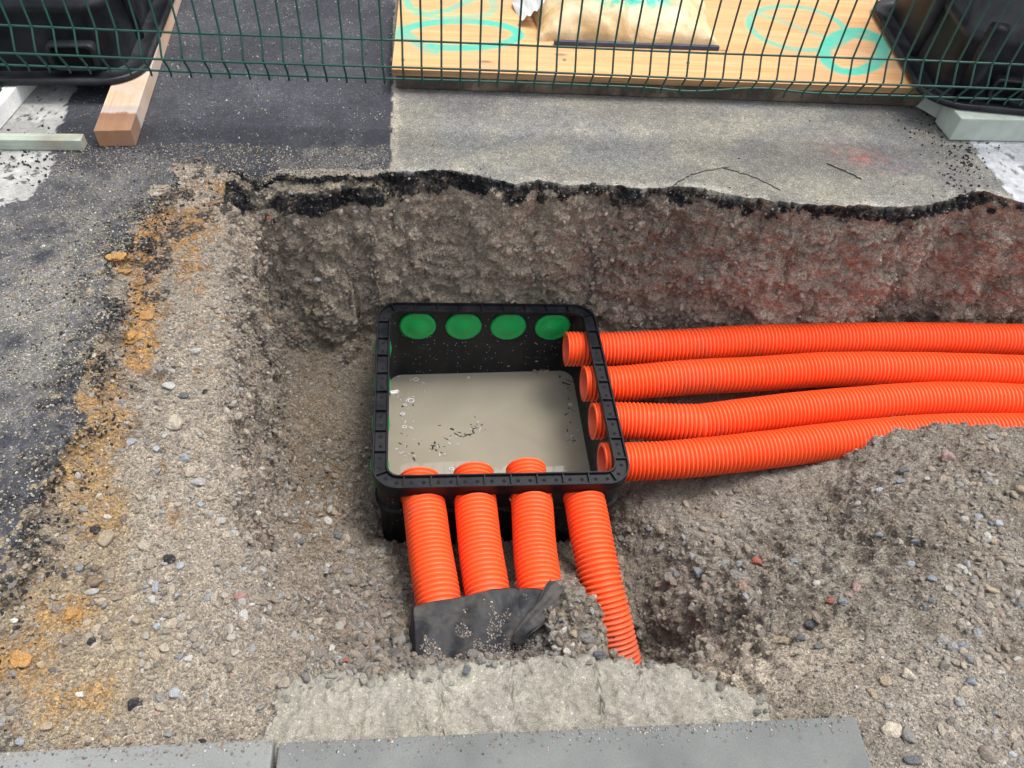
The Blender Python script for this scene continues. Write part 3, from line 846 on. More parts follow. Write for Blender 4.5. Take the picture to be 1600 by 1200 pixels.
scatter('asphalt_crumbs', 'loose black crumbs on the old pavement beside the white paint', 500, crp, .002, .006, [(.03, .03, .033, 6), (.5, .48, .44, .8)], 1.6, .2)

# ------------------------------------------------------------------ the buried chamber
RB = Matrix(((0.999306, -0.000299, 0.037240), (0.0, 0.999968, 0.008022), (-0.037242, -0.008016, 0.999274)))
RIM = Vector((0, 0, -.37))
BM4 = Matrix.Translation(RIM) @ RB.to_4x4()
def bl(x, y, z): return A((BM4 @ Vector((x, y, z)))[:])
chamber = empty('cable_chamber'); chamber.matrix_world = BM4
tag(chamber, 'square black plastic cable chamber half full of muddy water in the trench', 'cable chamber')

def rrect(h, r, z, n=8, hy=None):
    hy = h if hy is None else hy
    P = []
    for cx, cy, a0 in ((h - r, hy - r, 0), (-h + r, hy - r, 90), (-h + r, -hy + r, 180), (h - r, -hy + r, 270)):
        for k in range(n + 1):
            a = math.radians(a0 + 90 * k / n); P.append((cx + r * math.cos(a), cy + r * math.sin(a), z))
    return P
def loft(loops, close=False, cap0=False, cap1=False):
    V = [p for l in loops for p in l]; n = len(loops[0]); Fs = []
    m = len(loops)
    for a in range(m if close else m - 1):
        b = (a + 1) % m
        for k in range(n):
            j = (k + 1) % n; Fs.append((a * n + k, a * n + j, b * n + j, b * n + k))
    if cap0: Fs.append(tuple(range(n))[::-1])
    if cap1: Fs.append(tuple(range((m - 1) * n, m * n)))
    return V, Fs
HOLES = [-.199, -.066, .066, .199]
PZ = -.073; PR = .0515
# walls with round holes cut for the pipes
wall_loops = [rrect(.302, .052, -.014), rrect(.302, .052, -.112), rrect(.308, .056, -.118), rrect(.308, .056, -.128), rrect(.300, .05, -.136), rrect(.292, .05, -.385), rrect(.2, .04, -.385), rrect(.2, .04, -.378), rrect(.284, .042, -.378), rrect(.292, .044, -.13), rrect(.2930, .044, -.014)]
V, Fs = loft(wall_loops, close=False)
n0 = len(wall_loops[0])
Fs = [f for f in Fs]
Fs += [tuple((len(wall_loops) - 1) * n0 + k for k in (a, (a + 1) % n0)) + ((a + 1) % n0, a) for a in range(n0)]
# bottom plates close the ring
Fs.append(tuple(6 * n0 + k for k in range(n0))); 
V = list(V); Fs = [f for f in Fs if not (len(f) == 4 and set(i // n0 for i in f) == {6, 7})]
Fs.append(tuple(7 * n0 + k for k in range(n0)))
me = mesh_py('wall', V, Fs)
bm = bmesh.new(); bm.from_mesh(me); bmesh.ops.recalc_face_normals(bm, faces=bm.faces); bm.to_mesh(me); bm.free()
wall_o = link('wall', me, M_black_in, chamber, False)
def cyl(axis, u, z, L0, L1, r, seg=40):
    th = np.linspace(0, 2 * np.pi, seg, endpoint=False); V = []
    for L in (L0, L1):
        for t in th:
            a, b = r * math.cos(t), r * math.sin(t)
            V.append((L, u + a, z + b) if axis == 0 else (u + a, L, z + b))
    Fs = [(k, (k + 1) % seg, seg + (k + 1) % seg, seg + k) for k in range(seg)] + [tuple(range(seg))[::-1], tuple(range(seg, 2 * seg))]
    return V, Fs
cut = []
for h in HOLES: cut += [cyl(0, h, PZ, .26, .34, PR - .0022), cyl(1, h, PZ, -.34, -.26, PR - .0022)]
cm = mesh_py('cutter', *join_vf(cut))
bm = bmesh.new(); bm.from_mesh(cm); bmesh.ops.recalc_face_normals(bm, faces=bm.faces); bm.to_mesh(cm); bm.free()
cut_o = bpy.data.objects.new('cutter', cm); COL.objects.link(cut_o); cut_o.parent = chamber
md = wall_o.modifiers.new('holes', 'BOOLEAN'); md.operation = 'DIFFERENCE'; md.object = cut_o; md.solver = 'EXACT'
dg = bpy.context.evaluated_depsgraph_get(); dg.update()
nm = bpy.data.meshes.new_from_object(wall_o.evaluated_get(dg)); wall_o.modifiers.clear(); wall_o.data = nm
bpy.data.objects.remove(cut_o)
nm.polygons.foreach_set('use_smooth', np.zeros(len(nm.polygons), dtype=bool))
if not nm.materials: nm.materials.append(M_black_in)
# rim: a channel between two lips with small dividers and pin holes
r_out, r_in = (.310, .060), (.2745, .028)
rl = [rrect(.310, .060, -.040, 10), rrect(.312, .062, -.030, 10), rrect(.312, .062, -.001, 10), rrect(.3108, .0605, 0, 10), rrect(.3075, .058, 0, 10), rrect(.306, .057, -.008, 10),
      rrect(.2805, .032, -.008, 10), rrect(.279, .031, 0, 10), rrect(.2755, .029, 0, 10), rrect(.2745, .028, -.002, 10), rrect(.2745, .028, -.011, 10), rrect(.2925, .044, -.017, 10)]
M_rim = plastic('black rim plastic', (0.006, 0.007, 0.010), 0.3, 0.04)
M_rim.node_tree.nodes['Principled BSDF'].inputs['Specular IOR Level'].default_value = 0.2
link('rim', mesh_py('rim', *loft(rl)), M_rim, chamber, False)
# outline path of the channel centre
cl = A(rrect(.2932, .0445, 0, 10))
seg = np.roll(cl, -1, 0) - cl; L = np.linalg.norm(seg, axis=1); cum = np.concatenate([[0], np.cumsum(L)])
tot = cum[-1]; NDIV = 36
div = []; pin = []; cross = []
for k in range(NDIV):
    s = (k + .3) * tot / NDIV
    for off, kind in ((0, 'd'), (.27, 'p'), (.73, 'p')):
        t = (s + off * tot / NDIV) % tot
        i = min(np.searchsorted(cum, t, 'right') - 1, len(cl) - 1)
        p = cl[i] + seg[i] / (L[i] + 1e-9) * (t - cum[i]); d = seg[i] / (L[i] + 1e-9); nrm = A([-d[1], d[0], 0])
        if kind == 'd':
            hw, hl = .0016, .0128
            c4 = [p + d * sx * hw + nrm * sy * hl for sx, sy in ((-1, -1), (1, -1), (1, 1), (-1, 1))]
            V = [tuple(c[:2]) + (-.0078,) for c in c4] + [tuple(c[:2]) + (-.0008,) for c in c4]
            div.append((V, [(4, 5, 6, 7), (0, 1, 5, 4), (1, 2, 6, 5), (2, 3, 7, 6), (3, 0, 4, 7)]))
        else:
            n = 12; rr_ = .0046
            V = [(p[0] + rr_ * math.cos(2 * math.pi * a / n), p[1] + rr_ * math.sin(2 * math.pi * a / n), z) for z in (-.0083, -.0076) for a in range(n)]
            Fs = [tuple(range(n, 2 * n))] + [(b, (b + 1) % n, n + (b + 1) % n, n + b) for b in range(n)]
            pin.append((V, Fs))
M_pit = plastic('black hole bottom', (0.003, 0.003, 0.003), 0.8)
for v, f in div: link('rim_divider', mesh_py('rim_divider', v, f), M_rim, chamber, False)
for v, f in pin: link('rim_pin_hole', mesh_py('rim_pin_hole', v, f), M_pit, chamber, False)
# green plugs in the back wall and, pushed through, the left wall
def plug(axis, u, side, dout, name='knockout_plug'):
    seg = 40; V = []; Fs = []
    prof = [(PR + .001, 0.0), (PR + .0015, .0025), (PR - .001, .004), (PR - .006, .0045), (PR - .010, .0035), (.025, .0062), (.006, .0078)]
    n = len(prof)
    for r, dpt in prof:
        for k in range(seg):
            a = 2 * math.pi * k / seg; q_ = side - dout * dpt
            V.append((q_, u + r * math.cos(a), PZ + r * math.sin(a)) if axis == 0 else (u + r * math.cos(a), q_, PZ + r * math.sin(a)))
    for i in range(n - 1):
        Fs += [(i * seg + k, i * seg + (k + 1) % seg, (i + 1) * seg + (k + 1) % seg, (i + 1) * seg + k) for k in range(seg)]
    Fs.append(tuple(range((n - 1) * seg, n * seg)))
    return link(name, mesh_py(name, V, Fs), M_green, chamber)
for h in HOLES:
    plug(1, h, .2925, 1.9)
for h in HOLES:
    plug(0, h, -.2925, -2.5); plug(0, h, -.3025, 2.2)
water = tag(link('water', mesh_py('water', rrect(.289, .04, -.278, 8), [tuple(range(36))]), M_water, None, False), kind='structure')
WM4 = Matrix.Translation((0, 0, -.648)) @ Matrix.Translation((-.006, 0, .278))
water.matrix_world = WM4

# ------------------------------------------------------------------ corrugated pipes
def spline(pts, step):
    pts = A(pts, float); n = len(pts); out = []
    e = np.vstack([2 * pts[0] - pts[1], pts, 2 * pts[-1] - pts[-2]])
    for i in range(n - 1):
        p0, p1, p2, p3 = e[i:i + 4]
        for t in np.linspace(0, 1, 40, endpoint=False):
            out.append(.5 * ((2 * p1) + (-p0 + p2) * t + (2 * p0 - 5 * p1 + 4 * p2 - p3) * t * t + (-p0 + 3 * p1 - 3 * p2 + p3) * t ** 3))
    out.append(pts[-1]); out = A(out)
    s = np.concatenate([[0], np.cumsum(np.linalg.norm(np.diff(out, axis=0), axis=1))])
    m = int(s[-1] / step)
    t = np.arange(m + 1) * step
    return np.stack([np.interp(t, s, out[:, k]) for k in range(3)], 1)
PITCH = .0112
def pipe(pts, label, grime_shade, group):
    sub_ = 6
    P = spline(pts, PITCH / sub_)
    P, N, B = frames(P)
    ph = (np.arange(len(P)) % sub_)
    prof = A([0, -.0003, -.0022, -.0092, -.0092, -.0022])
    R = PR - .0005 + prof[ph]
    R[0] = PR - .001
    seg = 40
    th = np.linspace(0, 2 * np.pi, seg, endpoint=False)
    wob = 1 + .004 * np.sin(np.arange(len(P)) * .013 * 6 + len(label))
    ring = lambda r: P[:, None] + (r * wob)[:, None, None] * (np.cos(th)[None, :, None] * N[:, None] + np.sin(th)[None, :, None] * B[:, None])
    V = ring(R)
    mouth = ring(np.full(len(P), PR - .0112))[0:1]
    V = np.concatenate([mouth, V], 0)
    n = len(V); i = np.arange(n - 1)[:, None] * seg; j = np.arange(seg)[None]; k = (j + 1) % seg
    Fq = np.stack([i + j, i + seg + j, i + seg + k, i + k], -1).reshape(-1, 4)
    me = mesh_np('corrugated_pipe', V.reshape(-1, 3), Fq)
    g = np.concatenate([[0], grime_shade(np.linspace(0, 1, len(P)))])
    groove_shade = np.concatenate([[0], np.where(prof[ph] < -.003, .25, 0)])  # shade of the grooves put into the colour to strengthen the ribs
    set_attr(me, 'grime_shade', np.repeat(g + groove_shade, seg), 'FLOAT')
    o = link('corrugated_pipe', me, M_pipe)
    tag(o, label, 'pipe', group)
    Vi = ring(np.full(len(P), PR - .0112))[:: 6][:30]
    n = len(Vi); i = np.arange(n - 1)[:, None] * seg
    Fi = np.stack([i + j, i + k, i + seg + k, i + seg + j], -1).reshape(-1, 4)
    link('pipe_lining', mesh_np('pipe_lining', Vi.reshape(-1, 3), Fi), M_lining, o)
    return o
TOPS = [[(1075, 513.5), (1162, 508), (1250, 505.6), (1337, 504), (1469, 504), (1600, 506.5)],
        [(1075, 562), (1180, 557), (1294, 550), (1425, 550), (1512, 552), (1600, 555)],
        [(1075, 631), (1110, 629), (1206, 617), (1294, 608), (1425, 598), (1512, 596.6), (1600, 600)],
        [(1075, 686), (1206, 672), (1294, 661), (1425, 649), (1512, 645.6), (1600, 645.6)]]
RL = ['orange corrugated pipe running right against the far trench wall', 'orange corrugated pipe second from the far wall, running right from the chamber',
      'orange corrugated pipe third from the far wall, with a dark gap behind it', 'orange corrugated pipe nearest the camera of those running right, partly under the soil heap']
INX = [.226, .258, .262, .265]
for i, (h, tops) in enumerate(zip(HOLES[::-1], TOPS)):
    pts = [bl(INX[i], h, PZ), bl(.30, h, PZ), bl(.36, h, PZ)]
    for px, py in tops:
        z = -.452 + .03 * (px - 1000) / 600
        c = un(px, py, z); dist = (c - CAM) @ CM[:, 2]
        pts.append(un(px, py + PR * F_PX / dist, z))
    e = pts[-1] - pts[-2]; e /= np.linalg.norm(e)
    pts += [pts[-1] + e * .5, pts[-1] + e * 1.2 + A([0, 0, -.03])]
    pipe(pts, RL[i], lambda t: .02 + .22 * np.exp(-((t - .12) / .06) ** 2), 'corrugated pipes entering the right side of the chamber')
FL = ['orange corrugated pipe furthest left below the chamber, running under the black sheet', 'orange corrugated pipe second from the left, running down under the black sheet',
      'orange corrugated pipe third from the left, ending at the folded strip of black sheet', 'orange corrugated pipe diving down to the right past the end of the black sheet']
fr = [[(662, 785, -.435), (672, 860, -.436), (685, 940, -.437)], [(743, 785, -.437), (751, 860, -.438), (762, 930, -.439)], [(831, 785, -.441), (836, 860, -.442), (845, 930, -.442)],
      [(914, 785, -.450), (926, 850, -.460), (938, 905, -.478), (950, 955, -.508), (961, 1005, -.545), (972, 1055, -.585)]]
INY = [-.238, -.226, -.216, -.288]
for i, (h, pl) in enumerate(zip(HOLES, fr)):
    pts = [bl(h, INY[i], PZ), bl(h, -.285, PZ)] + [un(*p) for p in pl]
    if i < 3:
        e = pts[-1] - pts[-2]; e /= np.linalg.norm(e); pts += [pts[-1] + e * .12 + A([0, 0, -.02]), pts[-1] + e * .3 + A([0, 0, -.08])]
    else:
        e = pts[-1] - pts[-2]; pts += [pts[-1] + e * 2]
    pipe(pts, FL[i], (lambda t: .05 + .35 * t) if i < 3 else (lambda t: .05 + .9 * smooth(.35, .75, t)), 'corrugated pipes entering the front side of the chamber')

# ------------------------------------------------------------------ black sheet over the front pipes
cxs = [un(685, 945, -.437)[0], un(763, 935, -.439)[0], un(846, 935, -.442)[0]]
nu, nv = 120, 60
EDGE_PX = A([(636, 948), (660, 941), (700, 934), (740, 926), (770, 919), (800, 915), (835, 917), (858, 922), (872, 926)])
V = []
for a in range(nu + 1):
    u = a / nu
    px = 636 + 236 * u; py = np.interp(px, EDGE_PX[:, 0], EDGE_PX[:, 1])
    top = un(px, py, -.372)
    for b in range(nv + 1):
        v = b / nv
        x = top[0] + .012 * v * math.sin(u * 9) ; y = top[1] - .20 * v
        zc = -.437 + .0
        hz = max([-.437 + (PR + .004) * math.sqrt(max(0, 1 - ((x - c) / (PR + .006)) ** 2)) for c in cxs] + [-.455])
        k = min(1, v * 4)
        sag = (hz + .381)
        z = -.380 + sag * (.03 + .10 * (1 - k))
        z = max(z, hz)
        side = max(0, .04 - u) * 2.4; z -= side
        if u > .93: z -= (u - .93) * .35
        z += .004 * math.sin(x * 70 + v * 5) * k - .035 * v ** 2.4
        V.append((x, y, z + .002))
V = A(V); V[:, 2] += .0025 * fbm(V, 25, 3, 5)
Fq = [(a * (nv + 1) + b, a * (nv + 1) + b + 1, (a + 1) * (nv + 1) + b + 1, (a + 1) * (nv + 1) + b) for a in range(nu) for b in range(nv)]
lo = V - A([0, 0, .003]); nV = len(V)
allF = Fq + [tuple(i + nV for i in f[::-1]) for f in Fq]
rimi = [a * (nv + 1) for a in range(nu + 1)]
allF += [(rimi[k + 1], rimi[k], rimi[k] + nV, rimi[k + 1] + nV) for k in range(nu)]
rimi = list(range(0, nv + 1)); allF += [(rimi[k], rimi[k + 1], rimi[k + 1] + nV, rimi[k] + nV) for k in range(nv)]
sheet = tag(link('rubber_sheet', mesh_py('rubber_sheet', np.vstack([V, lo]), allF), M_sheet), 'black rubbery sheet laid over three orange pipes and half buried in rubble', 'sheet')
gs = rng.random((5200, 2)); gi_ = (gs[:, 0] * nu).astype(int); gj_ = np.minimum((gs[:, 1] ** .55 * nv).astype(int), nv - 1)
keep = fbm(V[gi_ * (nv + 1) + gj_], 30, 3, 66) + (gj_ / nv - .55) * 1.9 + gs[:, 0] * .8 - .3 > 0
Pg = V[(gi_ * (nv + 1) + gj_)[keep]] + rng.normal(0, .0008, (keep.sum(), 3)) * A([1, 1, 0]) + A([0, 0, .0006])
def scatter_at(name, label, Pg, r, palette):
    n = len(Pg); me = bpy.data.meshes.new(name); me.vertices.add(n); me.vertices.foreach_set('co', Pg.astype(np.float32).ravel())
    set_attr(me, 'scl', np.stack([r, r * .9, r * .8], 1), 'FLOAT_VECTOR'); set_attr(me, 'rot', np.stack([r * 0, r * 0, rng.uniform(0, 6.28, n)], 1), 'FLOAT_VECTOR')
    set_attr(me, 'vid', rng.integers(0, 5, n), 'INT'); pal = A([p[:3] for p in palette])
    set_attr(me, 'pcol', pal[rng.integers(0, len(pal), n)] * rng.uniform(.7, 1.2, (n, 1)))
    o = link(name, me); md = o.modifiers.new('scatter', 'NODES'); md.node_group = NG
    return tag(o, label, kind='stuff')
scatter_at('grit', 'grit spilled over the black sheet', Pg, rng.uniform(.0009, .0032, len(Pg)), PAL_SOIL)
kx = rng.uniform(-1.1, .42, 900); ko = np.abs(rng.normal(0, .012, 900)) + .001
ky = np.where(kx < -.39, -.918 - .0254 * (kx + 1.42), -.949 - .0284 * (kx + .389)) - ko
KP = np.stack([kx, ky, np.full(900, .0106)], 1)[np.abs(kx + .392) > .006]
scatter_at('grit', 'crumbs of soil spilled along the back edge of the kerb stones', KP, rng.uniform(.0008, .0026, len(KP)), PAL_SOIL)
# the folded strip lying across its right end
pa = [un(874, 915, -.352), un(858, 938, -.348), un(836, 966, -.346), un(815, 990, -.352), un(806, 1010, -.372)]
sp = spline(pa, .006)
V = []; nW = 10
for i, p in enumerate(sp):
    t = sp[min(i + 1, len(sp) - 1)] - sp[max(i - 1, 0)]; t /= np.linalg.norm(t)
    s = np.cross(t, (0, 0, 1)); s /= np.linalg.norm(s)
    w = .024 * (1 - .45 * i / len(sp))
    for k in range(nW + 1):
        a = math.pi * (k / nW)
        V.append(p + s * w * math.cos(a) * (1 + .1 * math.sin(i * .5)) + A([0, 0, 1]) * (.011 * math.sin(a) + .004 * math.sin(k * 2.1 + i * .25) - .004))
Fq = [(a * (nW + 1) + b, a * (nW + 1) + b + 1, (a + 1) * (nW + 1) + b + 1, (a + 1) * (nW + 1) + b) for a in range(len(sp) - 1) for b in range(nW)]
link('folded_strip', mesh_py('folded_strip', V, Fq), M_sheet, sheet)['label'] = 'strip of the black sheet folded up diagonally'

# ------------------------------------------------------------------ kerb stones
def kerb(x0, y0, x1, y1, label, M_kerb=M_kerb):
    L_ = math.hypot(x1 - x0, y1 - y0); an = math.atan2(y1 - y0, x1 - x0)
    V, Fs = box_vf(0, L_, -.25, 0, -.20, 0.0, .004)
    V = A(V)
    o = link('kerb_stone', mesh_py('kerb_stone', V, Fs), M_kerb, None, False)
    o.location = (x0, y0, .010); o.rotation_euler = (0, 0, an)
    tag(o, label, 'kerb stone', 'kerb stones along the front edge')
kerb(-1.42, -.918, -.396, -.944, 'grey concrete kerb stone at the bottom left, left of the open joint', M_kerb_pale)
kerb(-.389, -.949, .440, -.9725, 'grey concrete kerb stone with a cut right end, in front of the rough concrete bed')

# ------------------------------------------------------------------ fence
FZ = .14
f0 = un(0, 103, FZ); f1 = un(1600, 158, FZ)
fa = math.atan2(f1[1] - f0[1], f1[0] - f0[0])
SP = .0487
FX0 = -.03
fence = empty('mesh_fence', (f0[0] + FX0, f0[1], 0), fa)
tag(fence, 'green welded wire mesh fence panel with a folded bottom, beyond the trench', 'fence')
WR = .0027
NV = 72; FLEN = SP * NV
prof = [(FZ - .012, 0), (FZ, 0), (FZ + .012, -.004), (FZ + .047, -.026), (FZ + .05, -.027), (FZ + .056, -.026), (FZ + .095, -.003), (FZ + .102, 0), (.86, 0), (.91, -.026), (.96, 0), (1.55, 0), (1.60, -.026), (1.65, 0), (1.68, 0)]
vw = mesh_py('vertical_wire', *tube([(0, y, z) for z, y in prof], WR, 8))
for k in range(NV + 1):
    o = link('vertical_wire', vw, M_wire, fence)
    o.location = (k * SP + random.uniform(-.0012, .0012), 0, 0); o.rotation_euler = (0, random.uniform(-.004, .004), 0)
hz = [(FZ, .0048), (FZ + .05, -.0325), (FZ + .10, .0048), (.44, .0048), (.64, .0048), (.86, .0048), (.91, -.0315), (.96, .0048), (1.16, .0048), (1.36, .0048), (1.55, .0048), (1.60, -.0315), (1.65, .0048)]
for z, y in hz:
    pts = []
    for x in np.linspace(-.01, FLEN + .01, 120):
        dzb = 0
        if z == FZ: dzb = .010 * math.exp(-((x - 1.98 - .0) / .10) ** 2) - .006 * math.exp(-((x - 1.78) / .08) ** 2)
        pts.append((x, y - (WR * 1.9 if y > 0 else 0) * 0, z + dzb + .0012 * math.sin(x * 5 + z * 9)))
    link('horizontal_wire', mesh_py('horizontal_wire', *tube(pts, WR * 1.05, 8)), M_wire, fence)
V, Fs = box_vf(-.075, -.025, .008, .058, .0, 1.75, .003)
link('post', mesh_py('post', V, Fs), M_wire, fence, False)
V, Fs = box_vf(FLEN - .02, FLEN + .03, .008, .058, .0, 1.75, .003)
link('post', mesh_py('post', V, Fs), M_wire, fence, False)

# ------------------------------------------------------------------ plywood board
pl0 = un(612, 108, .066); pl1 = un(1425, 138, .066); pan = math.atan2(pl1[1] - pl0[1], pl1[0] - pl0[0])
PW = float(np.linalg.norm(pl1 - pl0)) + .22; PD = 1.22
ply = empty('plywood_board', (pl0[0], pl0[1], 0), pan)
tag(ply, 'sheet of pine plywood sprayed with turquoise loops, behind the fence', 'plywood board')
gx, gy = np.meshgrid(np.linspace(0, PW, 440), np.linspace(0, PD, 320), indexing='ij')
ca, sa = math.cos(pan), math.sin(pan)
gw = np.stack([pl0[0] + gx * ca - gy * sa, pl0[1] + gx * sa + gy * ca], -1).reshape(-1, 2)
paint = np.zeros(len(gw))
def stroke(pts, wd, k=1.0):
    global paint
    W_ = A([un(px, py, .066)[:2] for px, py in pts])
    wd = wd * 1.6; d = np.full(len(gw), 9.0)
    for a, b in zip(W_[:-1], W_[1:]):
        t = np.clip(((gw - a) @ (b - a)) / ((b - a) @ (b - a) + 1e-12), 0, 1)
        d = np.minimum(d, np.linalg.norm(gw - a - t[:, None] * (b - a), axis=1))
    paint = np.maximum(paint, k * smooth(wd, wd * .45, d))
def ell(cx, cy, rx, ry, a0, a1, rot=0, n=36):
    r = math.radians(rot); o = []
    for t in np.linspace(math.radians(a0), math.radians(a1), n):
        x, y = rx * math.cos(t), ry * math.sin(t); o.append((cx + x * math.cos(r) - y * math.sin(r), cy + x * math.sin(r) + y * math.cos(r)))
    return o
stroke(ell(718, 54, 92, 21, -190, 120), .017, .95)
stroke([(628, 44), (640, 58), (662, 74), (680, 80)], .016, .8)
stroke([(634, -5), (640, 12), (665, 22), (700, 16), (735, 0)], .013, .75)
stroke([(766, -4), (774, 12), (760, 24), (690, 28), (650, 22)], .012, .6)
stroke(ell(1246, 44, 76, 33, 0, 360, 8), .012, .8)
stroke([(1176, 20), (1220, 32), (1265, 50), (1305, 62)], .010, .65)
stroke(ell(1334, 80, 46, 32, -40, 300, -8), .019, .98)
stroke([(1290, 75), (1330, 55), (1372, 62)], .017, .9)
V = np.stack([gx, gy, np.full_like(gx, .066)], -1).reshape(-1, 3)
i = np.arange(439)[:, None] * 320 + np.arange(319)[None]
me = mesh_np('face_veneer', V, np.stack([i, i + 320, i + 321, i + 1], -1).reshape(-1, 4)); set_attr(me, 'paint', paint, 'FLOAT')
link('face_veneer', me, M_ply, ply, False)
V, Fs = box_vf(.0004, PW - .0004, .0004, PD - .0004, .048, .0656)
link('plywood_core', mesh_py('plywood_core', V, Fs), M_plyedge, ply, False)
for k in range(2):
    V, Fs = box_vf(0, PW + .03, 0, .07, .003, .0475, .002)
    o = link('bearer', mesh_py('bearer', V, Fs), M_darkwood, None, False); o.location = (pl0[0] + .01 - sa * (.012 + k * .9), pl0[1] + ca * (.012 + k * .9), 0); o.rotation_euler = (0, 0, pan)
    tag(o, ['dark wet timber bearer under the front edge of the plywood', 'dark timber bearer under the back of the plywood'][k], 'timber')
# screws in the board
for px, py in ((630, 93), (1075, 98), (882, 93)):
    p = un(px, py, .067)
    V, Fs = cyl(1, 0, 0, 0, .0015, .006, 12); V = [(a, c, b) for a, b, c in V]
    o = link('screw_head', mesh_py('screw_head', V, Fs), M_blockside, ply, False)
    lx = (p[0] - pl0[0]) * ca + (p[1] - pl0[1]) * sa; ly = -(p[0] - pl0[0]) * sa + (p[1] - pl0[1]) * ca
    o.location = (lx, ly, .0662)

# ------------------------------------------------------------------ sandbag
bx0 = un(850, 62, .075); bx1 = un(1118, 68, .075)
bw = (bx1[0] - bx0[0]) * 1.08
nu, nv = 90, 70; V = []; pt = []
for a in range(nu + 1):
    for b in range(nv + 1):
        u = a / nu * 2 - 1; v = b / nv * 2 - 1
        e = (1 - abs(u) ** 3.2) * (1 - abs(v) ** 3.2)
        V.append((u * bw / 2 * (1 + .05 * math.sin(v * 3)), v * .19 * (1 + .06 * math.sin(u * 4 + 1)), max(e, 0) ** .55))
V = A(V)
Pn2 = V * A([1, 1, 0])
cre = np.abs(fbm(Pn2 * A([1.2, .7, 1]) + fbm(Pn2, 5, 2, 3)[:, None] * .05, 14, 3, 88))
hgt = .085 * V[:, 2] * (1 + .18 * fbm(Pn2, 5, 3, 14)) + .010 * (1 - cre) * (V[:, 2] > .05) - .004
V2 = V.copy(); V2[:, 2] = hgt
Fq = [(a * (nv + 1) + b, (a + 1) * (nv + 1) + b, (a + 1) * (nv + 1) + b + 1, a * (nv + 1) + b + 1) for a in range(nu) for b in range(nv)]
lowv = V.copy(); lowv[:, 2] = 0
M_bag, nt, bs = mat('dusty plastic sack')
c = coord(nt); n = tex_noise(nt, 9, 7, .65, c, 1.0)
col = mix(nt, ramp(nt, n.outputs['Fac'], [(0.4, 0.0), (0.6, 1.0)]), (.46, .29, .12), (.60, .45, .27))
bt = attr(nt, 'paint').outputs['Fac']; pn = tex_noise(nt, 30, 4, .7, c)
k = nt.nodes.new('ShaderNodeMath'); k.operation = 'MULTIPLY'; nt.links.new(bt, k.inputs[0]); nt.links.new(ramp(nt, pn.outputs['Fac'], [(0.35, 0.1), (0.55, 1.0)]), k.inputs[1])
nt.links.new(mix(nt, k.outputs[0], col, (.005, .40, .31)), bs.inputs['Base Color']); bs.inputs['Roughness'].default_value = .5
bump(nt, bs, n.outputs['Fac'], .5, .01)
bag = empty('sandbag', ((bx0[0] + bx1[0]) / 2, bx0[1] + .185, .067), -.03)
tag(bag, 'dusty tan sandbag with turquoise spray lying on the plywood', 'sandbag')
me = mesh_py('sack', np.vstack([V2, lowv]), Fq + [tuple(i + len(V2) for i in f[::-1]) for f in Fq])
pp = np.exp(-(((V[:, 0] - .02) / .12) ** 2 + ((V[:, 1] + .065) / .05) ** 2)) + np.exp(-(((V[:, 0] + .12) / .07) ** 2 + ((V[:, 1] + .03) / .05) ** 2))
set_attr(me, 'paint', np.concatenate([np.clip(pp * 1.6, 0, 1), np.zeros(len(V))]), 'FLOAT')
link('sack', me, M_bag, bag)
# torn white inner flap at its left end
M_film = plastic('white plastic film', (.72, .73, .72), .35, .3, (.45, .38, .28), 12)
V = []
for a in range(13):
    for b in range(17):
        u = a / 12; v = b / 16
        V.append((-bw / 2 - .045 + .075 * u + .01 * math.sin(v * 9), -.09 + .26 * v, .004 + .075 * u ** .8 * (1 - .25 * math.sin(v * 7 + u * 3)) + .006 * math.sin(a * 1.9 + b)))
link('torn_flap', mesh_py('torn_flap', V, [(a * 17 + b, (a + 1) * 17 + b, (a + 1) * 17 + b + 1, a * 17 + b + 1) for a in range(12) for b in range(16)]), M_film, bag)
b0 = un(865, 62, .075); b1 = un(1122, 71, .075)
V, Fs = box_vf(0, float(np.linalg.norm(b1 - b0)), -.006, .006, 0, .012, .0015)
o = link('blue_strip', mesh_py('blue_strip', V, Fs), M_blue, None, False); o.location = (b0[0], b0[1] - .012, .0670); o.rotation_euler = (0, 0, math.atan2(b1[1] - b0[1], b1[0] - b0[0]))
tag(o, 'thin dark blue strip on the plywood along the front of the sandbag', 'strip')

